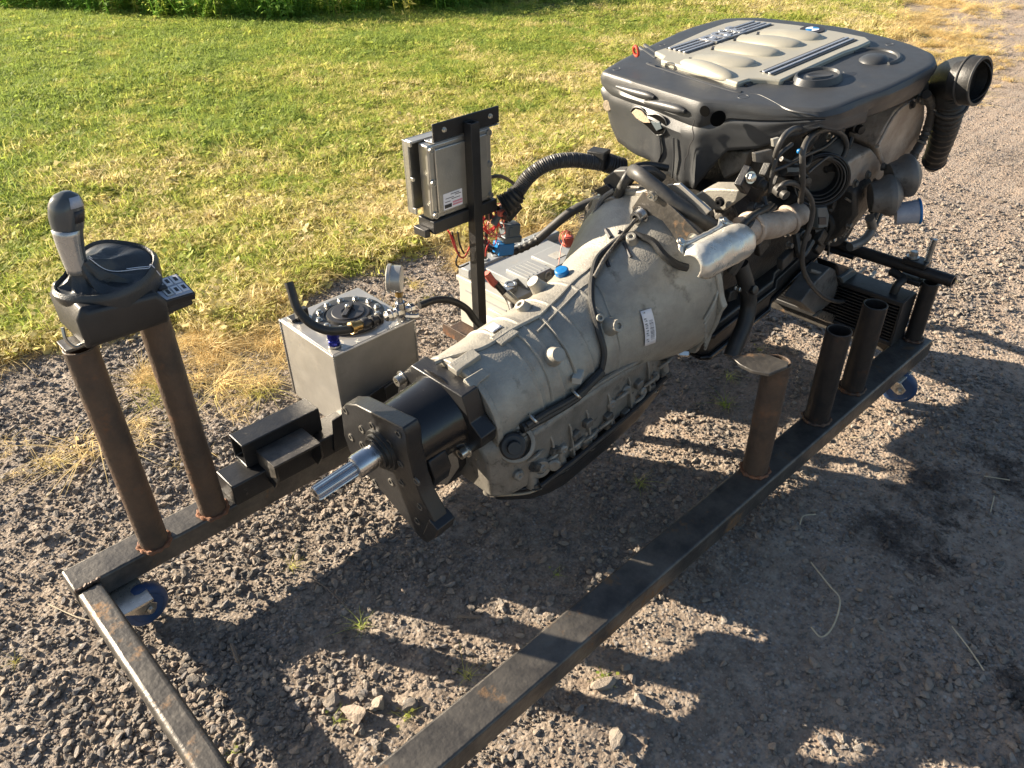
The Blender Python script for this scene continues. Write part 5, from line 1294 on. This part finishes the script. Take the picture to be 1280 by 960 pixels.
part(MB().path([(1.284,0.294,0.377), (1.275,0.233,0.378), (1.266,0.178,0.381), (1.261,0.148,0.382)], lambda t: .011*math.sin(math.pi*min(.97, max(.03, t)))**.4, 12, 6), 'moulded_capsule', 'plastic', cov)
part(MB().path([(1.267,0.183,0.362), (1.258,0.126,0.368), (1.249,0.069,0.372), (1.244,0.038,0.373)], lambda t: .012*math.sin(math.pi*min(.97, max(.03, t)))**.4, 12, 6), 'moulded_capsule', 'plastic', cov)
part(MB().path([(1.258,0.126,0.289), (1.257,0.118,0.242), (1.258,0.128,0.209)], .003, 6, 5), 'mould_edge', 'plastic', cov)
part(MB().path([(1.249,0.073,0.295), (1.249,0.069,0.234), (1.249,0.072,0.183)], .003, 6, 5), 'mould_edge', 'plastic', cov)
hk = part(MB().torus(Vector((1.373,0.300,0.446)), (.9, -.35, .1), .013, .004, 20, 8), 'lifting_eye', 'red_clip', en)
# block, heads, rear plate
part(MB().prism([(1.10, -.14, -.13), (1.10, -.17, .02), (1.10, -.17, .10), (1.10, -.10, .16), (1.10, .14, .16), (1.10, .19, .10), (1.10, .19, -.08), (1.10, .12, -.16)], (.68, 0, 0)), 'engine_block', 'block', en, .012, 3)
part(MB().prism([(1.33, -.17, .18), (1.33, -.18, .34), (1.33, .27, .35), (1.33, .27, .22), (1.33, .15, .10), (1.33, -.12, .10)], (.46, 0, 0)), 'cylinder_head', 'block', en, .010, 3)
bp = []
for i in range(40):
    a = 2*math.pi*i/40; k = .226+.018*max(0, math.cos(3*(a-.5)))**4
    bp.append((1.067, .01+math.cos(a)*k, .012+math.sin(a)*k))
part(MB().prism(bp, (.022, 0, 0)), 'rear_plate', 'cast_dark', en, .003)
part(MB().prism([(0.995,-0.002,0.224), (0.995,-0.035,0.276), (0.995,-0.059,0.279), (0.995,-0.085,0.276), (0.995,-0.120,0.260), (0.995,-0.153,0.243), (0.995,-0.202,0.215), (0.995,-0.180,0.185), (0.995,-0.144,0.170), (0.995,-0.119,0.197), (0.995,-0.094,0.216), (0.995,-0.065,0.222), (0.995,-0.042,0.211), (0.995,-0.022,0.192), (0.995,-0.004,0.203)], (-.006, 0, 0)), 'steel_bracket', 'frame', en, .001)
part(MB().prism([(1.040,-0.071,0.285), (1.040,-0.107,0.299), (1.040,-0.154,0.276), (1.040,-0.196,0.256), (1.040,-0.184,0.240), (1.040,-0.133,0.257), (1.040,-0.100,0.262)], (-.008, 0, 0)), 'steel_bracket', 'alu', en, .001)
part(MB().prism([(1.160,-0.064,0.206), (1.160,-0.100,0.234), (1.160,-0.141,0.245), (1.160,-0.189,0.255), (1.160,-0.184,0.224), (1.160,-0.153,0.189), (1.160,-0.104,0.179)], (.05, 0, 0)), 'head_casting', 'cast', en, .004, 3)
part(MB().prism([(1.300,-0.038,0.269), (1.300,-0.119,0.284), (1.300,-0.113,0.236), (1.300,-0.057,0.192), (1.300,-0.032,0.230)], (.08, 0, 0)), 'head_casting', 'cast_dark', en, .006, 3)
for q, r, h, mt_ in (((0.985,-0.032,0.214), .016, .022, 'chrome'), ((1.000,0.056,0.165), .014, .020, 'chrome'), ((1.150,-0.146,0.217), .009, .01, 'black_steel'), ((1.085,-0.058,0.243), .010, .012, 'zinc'), ((0.985,-0.067,0.277), .010, .010, 'zinc'), ((0.985,-0.190,0.199), .012, .014, 'zinc')):
    part(MB().hexbolt(Vector(q), (-1, -.05, 0), r, h, True, True), 'bolt', mt_, en)
# bell crown: webs where bell meets the plate, cover's shade put into their colour
part(MB().prism([(1.030,0.189,0.089), (1.030,0.153,0.155), (1.030,0.132,0.188), (1.030,0.100,0.207), (1.030,0.042,0.197), (1.030,0.018,0.166), (1.030,0.057,0.119), (1.030,0.112,0.087), (1.030,0.163,0.070)], (.035, 0, 0)), 'bell_ear', 'cast_dark', en, .004)
part(MB().path([(0.980,0.153,0.093), (1.000,0.135,0.149), (1.030,0.132,0.188), (1.050,0.106,0.215)], .008, 8), 'ear_rib', 'cast_dark', en)
# coolant pipe arching from behind over the rear plate
def hose(P, r, name='hose', mat='rubber', n=10, k=7, par=None): return part(MB().path(P, r, n, k), name, mat, par or en)
hose([(1.030,0.028,0.295), (1.000,-0.016,0.308), (1.000,-0.069,0.288), (1.010,-0.116,0.262), (1.030,-0.155,0.235), (1.080,-0.178,0.187), (1.120,-0.183,0.159)], .0175, 'coolant_pipe', 'corr', 14)
hose([(1.050,0.114,0.158), (1.040,0.079,0.211), (1.040,0.066,0.258), (1.070,0.060,0.280), (1.120,0.054,0.272), (1.160,0.021,0.257)], .009, 'pipe', 'rubber')
hose([(1.050,0.101,0.189), (1.040,0.071,0.242), (1.060,0.057,0.272), (1.100,0.033,0.270), (1.140,0.023,0.238)], .012, 'pipe', 'corr')
part(MB().prism([(1.070,0.166,0.219), (1.070,0.123,0.258), (1.070,0.086,0.269), (1.070,0.065,0.249), (1.070,0.096,0.205), (1.070,0.145,0.191)], (.03, 0, 0)), 'plug_housing', 'corr', en, .005, 3)
part(MB().prism([(1.060,0.186,0.188), (1.060,0.141,0.217), (1.060,0.114,0.204), (1.060,0.147,0.176)], (.02, 0, 0)), 'flap', 'plastic_black', en, .002)
# heat shield: bright half-round sheet with folded flanges
ha, hb = Vector((0.855,-0.270,0.217)), Vector((1.078,-0.260,0.183)); hd = (hb-ha).normalized(); hu = Vector((.25, .55, .80)); hu = (hu-hd*hu.dot(hd)).normalized(); hv = hd.cross(hu)
if hv.y > 0: hv = -hv
rs_ = []
for i in range(25):
    t = i/24; row = []
    for j in range(19):
        a = R(-8+j*9.2); r = .044+.0016*noise.noise(Vector((t*5, j*.35, 1)))+.0012*noise.noise(Vector((t*14, j*.9, 4)))
        r *= (1-.22*max(0, (t-.88)/.12)**2)*(1-.38*max(0, (.14-t)/.14)**2)
        row.append(ha.lerp(hb, t)+hu*(math.cos(a)*r)+hv*(math.sin(a)*r*1.02))
    rs_.append(row)
hs_ = MB().grid(rs_)
shield = part(hs_, 'heat_shield', 'heatshield', en, solid=.0018, angle=60)
fm = MB().grid([[rs_[i][0], rs_[i][0]+(-hv*.3+hu)*(.010+.014*math.exp(-((i/24-.06)/.07)**2)+.016*math.exp(-((i/24-.86)/.08)**2))] for i in range(25)])
part(fm, 'flange', 'heatshield', shield, solid=.0018)
for t in (.06, .86):
    q = ha.lerp(hb, t)+hu*.057-hv*.010
    part(MB().lathe(q, hu*.3+hv, [(0, .010), (.003, .010), (.004, .007), (.007, .007)], 16), 'rivet', 'zinc', shield)
# turbine outlet, exhaust castings
hose([(1.136,-0.215,0.162), (1.178,-0.235,0.164), (1.283,-0.235,0.127), (1.416,-0.220,0.094)], lambda t: .036-.004*t, 'exhaust_outlet', 'cast_brown', 20)
part(MB().torus((1.158,-0.232,0.167), hd, .037, .006, 28, 8), 'clamp_ring', 'cast_brown', en)
part(MB().torus((1.344,-0.230,0.111), (.9, -.2, .1), .035, .006, 28, 8), 'clamp_ring', 'cast_brown', en)
hose([(1.212,-0.150,0.171), (1.198,-0.130,0.157), (1.201,-0.110,0.123)], .032, 'exhaust_elbow', 'cast_dark', 16)
hose([(1.105,-0.240,0.201), (1.144,-0.240,0.209), (1.206,-0.235,0.199), (1.261,-0.220,0.185)], .0085, 'oil_line', 'rubber')
hose([(1.115,-0.240,0.184), (1.158,-0.240,0.191), (1.220,-0.235,0.183), (1.282,-0.220,0.172)], .0075, 'oil_line', 'rubber')
# bell webs under the shield
for i in range(9):
    q0, q1 = Vector((1.0+.008*i, -.225+.004*i, -.02-.018*i)), Vector((1.06+.004*i, -.222+.004*i, .06-.016*i))
    part(MB().path([q0, q0.lerp(q1, .5)+Vector((0, -.006, 0)), q1], .004, 6), 'web', 'cast', en)
part(MB().hexbolt(Vector((1.070,-0.219,-0.006)), (-.8, -.5, 0), .010, .02), 'bolt', 'zinc', en)
part(MB().hexbolt(Vector((1.030,-0.133,-0.183)), (.4, -.8, .1), .011, .03), 'bolt', 'chrome', en)
# oil sump of the engine
sump = [(1.10, -.155), (1.12, -.175), (1.42, -.175), (1.46, -.155), (1.78, -.13), (1.78, .13), (1.12, .15)]
part(MB().rings([[Vector((x, y, -.13)) for x, y in sump], [Vector((x, y, -.165)) for x, y in sump], [Vector((x+.01, y*.93, -.235)) for x, y in sump]]), 'engine_sump', 'plastic_black', en, .008, 3)
part(MB().rings([[Vector((x, y*1.06, -.152)) for x, y in sump], [Vector((x, y*1.06, -.166)) for x, y in sump]]), 'sump_rim', 'black_steel', en, .003)
part(MB().rings([[Vector((x+.005, y*1.0, -.232)) for x, y in sump], [Vector((x+.005, y*1.0, -.246)) for x, y in sump]]), 'sump_lip', 'glossblack', en, .004)
# engine arm and mount at the lower right
part(MB().prism([(1.518,-0.220,-0.238), (1.594,-0.220,-0.203), (1.675,-0.220,-0.192), (1.751,-0.220,-0.245), (1.815,-0.220,-0.312), (1.766,-0.220,-0.349), (1.638,-0.220,-0.348)], (0, .06, 0)), 'mount_arm', 'sludge', en, .004, 3)
part(MB().prism([(1.595,-0.235,-0.325), (1.656,-0.235,-0.336), (1.774,-0.235,-0.421), (1.819,-0.235,-0.433), (1.818,-0.235,-0.369), (1.881,-0.235,-0.370), (1.921,-0.235,-0.461), (1.868,-0.235,-0.478), (1.797,-0.235,-0.459), (1.696,-0.235,-0.401)], (0, .010, 0)), 'mount_bracket', 'zinc', en, .001)
part(MB().prism([(1.693,-0.230,-0.185), (1.792,-0.230,-0.244), (1.921,-0.230,-0.335), (1.841,-0.230,-0.321), (1.796,-0.230,-0.342), (1.742,-0.230,-0.272)], (0, .07, 0)), 'sensor_box', 'plastic_black', en, .005, 3)
part(MB().prism([(1.724,-0.240,-0.245), (1.807,-0.240,-0.253), (1.869,-0.240,-0.306), (1.779,-0.240,-0.317)], (0, .03, 0)), 'connector', 'grey_conn', en, .003)
part(MB().path([(1.582,-0.200,-0.166), (1.710,-0.215,-0.242), (1.858,-0.220,-0.315), (1.998,-0.200,-0.356)], .006, 8, 6), 'bracket_edge', 'sludge', en)
hose([(1.915,-0.240,-0.397), (1.935,-0.240,-0.379), (1.948,-0.240,-0.357)], .006, 'red_plug', 'red_cover')
hose([(1.948,-0.240,-0.357), (1.962,-0.240,-0.352), (1.983,-0.240,-0.350)], .007, 'plug_tip', 'battery')
def slab(P, vec, name, mat, bev=.006): return part(MB().prism(P, vec), name, mat, en, bev, 3)
# turbo inlet bowl
tb0 = Vector((1.480,-0.235,0.174)); ta = Vector((-.72, -.66, .12)).normalized()
part(MB().lathe(tb0-ta*.05, ta, [(0, .050), (.02, .066), (.045, .070), (.060, .069), (.062, .064), (.050, .061), (.040, .058), (.030, .050), (.012, .046), (.010, .020), (.012, 0)], 48), 'inlet_bowl', 'rubber', en)
for k, (t, r) in enumerate(((.012, .0585), (.000, .054), (-.012, .049))): part(MB().torus(tb0+ta*t, ta, r, .0022, 40, 6), 'inner_rib', 'corr', en)
part(MB().torus(tb0+ta*.010, ta, .0700, .0035, 40, 8), 'band_clamp', 'black_steel', en)
# baked aluminium castings on the right flank
slab([(1.701,-0.270,0.194), (1.716,-0.275,0.231), (1.753,-0.280,0.277), (1.797,-0.285,0.288), (1.857,-0.290,0.288), (1.932,-0.290,0.238), (1.967,-0.285,0.185), (1.987,-0.275,0.098), (1.947,-0.270,0.076), (1.883,-0.265,0.073), (1.820,-0.260,0.083), (1.751,-0.262,0.135)], (0, .085, .015), 'charge_air_casting', 'cast_brown')
slab([(1.563,-0.255,0.186), (1.625,-0.258,0.189), (1.699,-0.262,0.184), (1.760,-0.262,0.137), (1.827,-0.262,0.068), (1.810,-0.258,0.049), (1.723,-0.255,0.067), (1.655,-0.250,0.080), (1.613,-0.250,0.123)], (0, .10, .015), 'manifold_casting', 'cast_brown')
slab([(1.654,-0.200,0.146), (1.725,-0.200,0.172), (1.849,-0.200,0.186), (1.951,-0.200,0.198), (1.790,-0.240,0.159), (1.616,-0.240,0.165)], (0, .10, .01), 'manifold_top', 'sludge')  # darker grey stands in for the shade on the casting's top face
part(MB().path([(1.677,-0.282,0.206), (1.713,-0.282,0.163), (1.782,-0.278,0.097)], .006, 8), 'casting_rib', 'cast_brown', en)
part(MB().path([(1.665,-0.290,0.216), (1.731,-0.292,0.280), (1.843,-0.296,0.289)], .004, 8), 'casting_rib', 'cast_brown', en)
for q in ((1.800,-0.300,0.284), (1.835,-0.300,0.288), (1.956,-0.285,0.077), (1.736,-0.285,0.128), (1.669,-0.275,0.126), (1.598,-0.275,0.128), (1.737,-0.270,0.076)):
    part(MB().hexbolt(Vector(q), (0, -1, .1), .0085, .010), 'bolt', 'cast_dark', en)
slab([(1.807,-0.305,0.340), (1.863,-0.305,0.332), (1.929,-0.305,0.274), (1.938,-0.305,0.248), (1.896,-0.305,0.252), (1.833,-0.305,0.298)], (0, .03, 0), 'sensor', 'grey_conn', .003)
# little solenoid box, link rod
bxp = slab([(1.626,-0.250,0.084), (1.671,-0.250,0.095), (1.734,-0.250,0.051), (1.689,-0.250,0.037)], (0, .04, 0), 'solenoid', 'plastic_black', .002)
slab([(1.638,-0.254,0.081), (1.667,-0.254,0.086), (1.698,-0.254,0.064), (1.670,-0.254,0.056)], (0, .005, 0), 'solenoid_label', 'foam', .001)
hose([(1.596,-0.260,0.080), (1.686,-0.260,0.019), (1.776,-0.260,-0.041)], .0035, 'link_rod', 'zinc')
# taped loom down the right flank
def loom(P, r, name, mat='rubber', fr=90, par=None):
    return part(MB().path(P, lambda t: r*(1+.10*math.sin(t*fr)+.07*math.sin(t*fr*2.3)), 12, 14), name, mat, par or en)
loom([(1.835,-0.320,0.305), (1.915,-0.315,0.239), (1.944,-0.305,0.163), (1.920,-0.300,0.113), (1.867,-0.295,0.080), (1.804,-0.290,0.048)], .0125, 'taped_loom', 'corr', 140)
for t_ in ((1.914,-0.316,0.238), (1.931,-0.304,0.134), (1.869,-0.297,0.087), (1.815,-0.292,0.056)): part(MB().torus(t_, (.5, -.1, .8), .0125, .003, 16, 6), 'tape', 'zinc' if t_[0] > 1.8 else 'black_steel', en)
hose([(1.802,-0.280,0.053), (1.807,-0.280,0.021), (1.853,-0.280,-0.028), (1.849,-0.280,-0.052)], .012, 'loom_end', 'corr')
# pulley shields, belt, bottle-like cover
for q, r_, ax_ in (((1.700,-0.354,0.077), .055, (.62, -.75, .10)), ((1.770,-0.363,0.112), .057, (.70, -.68, .10))):
    part(MB().lathe(Vector(q)-Vector(ax_)*.04, ax_, [(-.03, r_*.7), (0, r_*.85), (.01, r_), (.020, r_*1.04), (.028, r_*1.02), (.034, r_*.90), (.044, r_*.66), (.052, r_*.36), (.054, 0)], 36), 'belt_cover', 'sludge', en, .002)
slab([(1.839,-0.235,0.067), (1.960,-0.235,0.043), (2.052,-0.240,0.047), (2.148,-0.240,-0.055), (2.097,-0.235,-0.134), (1.962,-0.230,-0.114), (1.852,-0.230,-0.011)], (0, .06, 0), 'accessory_bracket', 'block', .004)
part(MB().prism([(1.63, -.17, -.13), (1.63, -.25, -.06), (1.63, -.285, .02), (1.63, -.27, .09), (1.63, -.17, .12), (1.63, -.16, .26), (1.63, .18, .30), (1.63, .18, -.13)], (.10, 0, 0)), 'front_casing', 'block', en, .012, 3)
for k in range(5): part(MB().hexbolt((1.64+.02*k, -.262+.012*k, -.02-.02*k), (0, -1, 0), .009, .012), 'bolt', 'cast_dark', en)
q = Vector((1.740,-0.379,0.013)); ax_ = Vector((.55, -.8, .15)).normalized()
part(MB().lathe(q-ax_*.03, ax_, [(0, .030), (.04, .032), (.06, .034), (.062, .030), (.062, 0)], 32), 'cap_cup', 'clear', en)
part(MB().torus(q+ax_*.031, ax_, .033, .004, 32, 8), 'cap_ring', 'blue', en)
hose([(1.924,-0.240,-0.015), (1.930,-0.240,-0.098), (1.891,-0.240,-0.154), (1.866,-0.230,-0.197)], .0055, 'belt_edge', 'grey_conn', 8)
hose([(1.912,-0.230,-0.034), (1.908,-0.230,-0.097), (1.874,-0.230,-0.138)], .010, 'drive_belt', 'rubber', 8)
part(MB().lathe((1.932,-0.200,-0.111), (.2, -.95, .1), [(0, .034), (.02, .034), (.022, .028), (.028, .024), (.028, 0)], 28), 'pulley', 'black_steel', en)
hose([(1.838,-0.240,-0.087), (1.873,-0.240,-0.135), (1.852,-0.240,-0.159), (1.826,-0.230,-0.173), (1.785,-0.220,-0.172)], .014, 'coolant_elbow', 'sludge', 14)
part(MB().lathe((1.765,-0.160,-0.103), (-.3, -.9, .1), [(0, .060), (.03, .062), (.035, .050), (.035, 0)], 32), 'alternator', 'plastic_black', en)
part(MB().lathe((1.706,-0.120,-0.146), (-.2, -.9, .1), [(0, .055), (.03, .055), (.04, .040), (.045, 0)], 28), 'pump', 'plastic_black', en)
# corrugated intake hose and big snorkel
sn0, sn1, sn2 = Vector((2.084,-0.300,0.024)), Vector((1.997,-0.335,0.150)), Vector((1.947,-0.350,0.245))
mbq = MB(); P = smooth_path([sn0, sn1, sn2, Vector((1.927,-0.350,0.296))], 40)
part(mbq.path(P, lambda t: (.031+.010*t)*(1+.07*math.sin(t*95)), 24, raw=True), 'corrugated_hose', 'rubber', en)
part(MB().torus(sn0, sn1-sn0, .031, .005, 28, 8), 'hose_band', 'black_steel', en)
part(MB().lathe(sn0-(sn1-sn0).normalized()*.03, sn1-sn0, [(0, .024), (.03, .026)], 20), 'hose_stub', 'plastic_black', en)
part(MB().torus(sn2, Vector((1.927,-0.350,0.296))-sn1, .042, .005, 32, 8), 'hose_band', 'corr', en)
ring_c = Vector((1.831,-0.430,0.361)); sa = Vector((-.10, -.98, .12)).normalized()
E0, E1, E2 = Vector((1.940,-0.345,0.260)), Vector((1.923,-0.335,0.311)), Vector((1.896,-0.365,0.337))
P = smooth_path([E0, E1, E2, ring_c-sa*.012], 10)
part(MB().path(P, lambda t: .044+.010*min(1, t*1.6), 32, raw=True, cap=False), 'snorkel', 'rubber', en, solid=.003)
part(MB().lathe(ring_c-sa*.018, sa, [(0, .054), (.0, .0585), (.010, .0600), (.028, .0600), (.034, .0585), (.034, .053), (.020, .051), (-.01, .049), (-.03, .046), (-.03, 0)], 48), 'snorkel_mouth', 'rubber', en)
part(MB().torus(ring_c+sa*.014, sa, .0585, .0022, 48, 8), 'mouth_lip', 'corr', en)
part(MB().torus(ring_c-sa*.020, sa, .0590, .0030, 48, 8), 'mouth_bead', 'corr', en)
# cables and hoses on the shaded flank
hose([(1.232,-0.250,0.244), (1.240,-0.260,0.260), (1.277,-0.265,0.249), (1.330,-0.270,0.211), (1.380,-0.270,0.156), (1.392,-0.270,0.101), (1.383,-0.265,0.035), (1.403,-0.260,-0.038), (1.471,-0.255,-0.129), (1.589,-0.250,-0.240), (1.713,-0.250,-0.324), (1.820,-0.250,-0.367), (1.898,-0.245,-0.381)], .0068, 'sensor_cable', 'corr', 10)
hose([(1.358,-0.250,0.163), (1.302,-0.275,0.240), (1.277,-0.280,0.302), (1.280,-0.275,0.333), (1.329,-0.260,0.342), (1.396,-0.250,0.335), (1.485,-0.240,0.307), (1.549,-0.240,0.271), (1.584,-0.240,0.230), (1.577,-0.240,0.202), (1.559,-0.230,0.186)], .0075, 'vacuum_hose', 'corr', 10)
hose([(1.259,-0.220,0.279), (1.201,-0.250,0.347), (1.203,-0.260,0.385), (1.244,-0.255,0.389), (1.309,-0.240,0.369), (1.380,-0.220,0.330)], .0065, 'vacuum_hose', 'corr', 10)
hose([(1.193,-0.250,0.307), (1.246,-0.260,0.306), (1.330,-0.260,0.300), (1.426,-0.255,0.285), (1.489,-0.250,0.287)], .0045, 'wire_loom', 'rubber')
hose([(1.373,-0.250,0.236), (1.424,-0.250,0.242), (1.472,-0.250,0.242), (1.511,-0.250,0.219)], .0035, 'wire_loom', 'corr')
hose([(1.195,-0.250,0.254), (1.195,-0.250,0.298), (1.211,-0.250,0.336), (1.270,-0.250,0.346)], .005, 'wire_loom', 'rubber')
hose([(1.182,-0.200,0.045), (1.194,-0.215,-0.008), (1.205,-0.225,-0.074), (1.180,-0.235,-0.123), (1.141,-0.240,-0.162), (1.112,-0.245,-0.191)], .0215, 'drain_hose', 'rubber', 14)
hose([(1.687,-0.200,-0.160), (1.651,-0.210,-0.091), (1.621,-0.210,-0.038), (1.641,-0.200,-0.016)], .004, 'wire_loom', 'corr')
slab([(1.479,-0.240,0.093), (1.535,-0.240,0.074), (1.559,-0.240,0.040), (1.564,-0.240,-0.001), (1.506,-0.240,0.019)], (0, .02, 0), 'sensor_plug', 'grey_conn', .003)
slab([(1.492,-0.243,0.060), (1.536,-0.243,0.041), (1.544,-0.243,0.016), (1.500,-0.243,0.035)], (0, .003, 0), 'plug_face', 'ink', .001)
slab([(1.165,-0.220,0.353), (1.239,-0.220,0.336), (1.260,-0.220,0.303), (1.239,-0.220,0.302), (1.173,-0.220,0.328)], (0, .012, 0), 'grey_tab', 'sludge', .002)
slab([(1.200,-0.240,0.379), (1.228,-0.240,0.374), (1.241,-0.240,0.350), (1.208,-0.240,0.358)], (0, .008, 0), 'pale_tab', 'battery', .001)
part(MB().hexbolt(Vector((1.152,-0.220,0.299)), (-.3, -.9, .3), .010, .012), 'bolt', 'zinc', en)
part(MB().ball(Vector((1.310,-0.250,0.314)), .006, 10, 6), 'blue_dot', 'blue', en)
rs = random.Random(11)
kinds = ('pipe_stub', 'bracket', 'sensor', 'clip')
for i in range(60):
    u_, v_ = rs.random(), rs.random()
    c = Vector((1.14+.60*u_, -.195-.02*rs.random(), -.10+.40*v_))
    kd = kinds[i % 4]; mt_ = rs.choice(('plastic_black', 'rubber', 'block', 'black_steel', 'block', 'corr', 'cast_dark'))  # mostly dark picks, putting the flank's shade into the clutter colours
    if kd == 'pipe_stub':
        c2 = c+Vector((rs.uniform(-.07, .07), rs.uniform(-.03, .0), rs.uniform(-.06, .06)))
        c3 = c2+Vector((rs.uniform(-.07, .07), rs.uniform(.0, .04), rs.uniform(-.05, .05)))
        part(MB().path([c, c2, c3], rs.uniform(.006, .014), 8, 6), kd, mt_, en)
    elif kd == 'bracket':
        part(MB().box(c, (rs.uniform(.03, .07), .02, rs.uniform(.02, .05)), Matrix.Rotation(rs.uniform(-1, 1), 3, 'Y')), kd, mt_, en, .003)
    elif kd == 'sensor':
        part(MB().lathe(c, (rs.uniform(-.4, .4), -1, rs.uniform(-.3, .4)), [(0, .016), (.018, .016), (.02, .012), (.035, .012), (.036, .008)], 12), kd, mt_, en)
    else:
        part(MB().hexbolt(c, (0, -1, .1), .008, .016), kd, 'zinc' if i % 8 == 3 else 'cast_dark', en)
# ------------------------------------------------------------ loom from the engine to the control unit, battery lead
lo = thing('engine_loom', 'thick corrugated wiring conduit arching from the engine towards the control unit', 'cable', tuple((1.477,-0.130,0.762)))
P = smooth_path([(1.368,-0.050,0.646), (1.390,-0.060,0.680), (1.415,-0.080,0.720), (1.460,-0.110,0.748), (1.515,-0.140,0.750), (1.573,-0.170,0.736), (1.658,-0.200,0.712)], 30)
part(MB().path(P, lambda t: .0205*(1+.06*math.sin(t*420)), 16, raw=True), 'conduit', 'corr', lo)
part(MB().path([(1.340,-0.040,0.637), (1.359,-0.050,0.648), (1.386,-0.055,0.668)], lambda t: .034*(1+.08*math.sin(t*32))-.008*t, 16, 10), 'conduit_boot', 'rubber', lo)
part(MB().box(Vector((1.593,-0.170,0.742)), (.045, .055, .05), Matrix.Rotation(.3, 3, 'Z')), 'conduit_clip', 'rubber', lo, .004, 3)
part(MB().path([(1.601,-0.190,0.733), (1.622,-0.200,0.724), (1.650,-0.210,0.712)], lambda t: .026*(1+.07*math.sin(t*40)), 16, 10), 'conduit_sleeve', 'rubber', lo)
part(MB().box(Vector((1.365,-0.040,0.620)), (.06, .05, .03), Matrix.Rotation(-.5, 3, 'Y')), 'conduit_plug', 'plastic_black', lo, .004)
ld = thing('battery_lead', 'thick black taped cable crossing the top of the grey battery up to the engine', 'cable', tuple((1.481,-0.100,0.550)))
part(MB().path([(1.325,0.030,0.504), (1.350,0.020,0.481), (1.377,-0.010,0.471), (1.424,-0.030,0.475), (1.462,-0.060,0.500)], lambda t: .0115*(1+.12*math.sin(t*70)), 10, 10), 'frayed_sleeve', 'rubber', ld)
part(MB().path([(1.459,-0.050,0.490), (1.503,-0.080,0.535), (1.545,-0.110,0.576), (1.592,-0.140,0.601), (1.624,-0.170,0.615)], .0135, 12, 10), 'lead', 'corr', ld)
part(MB().path([(1.612,-0.165,0.612), (1.633,-0.180,0.620), (1.657,-0.190,0.623)], .0165, 12), 'grey_sleeve', 'grey_conn', ld)
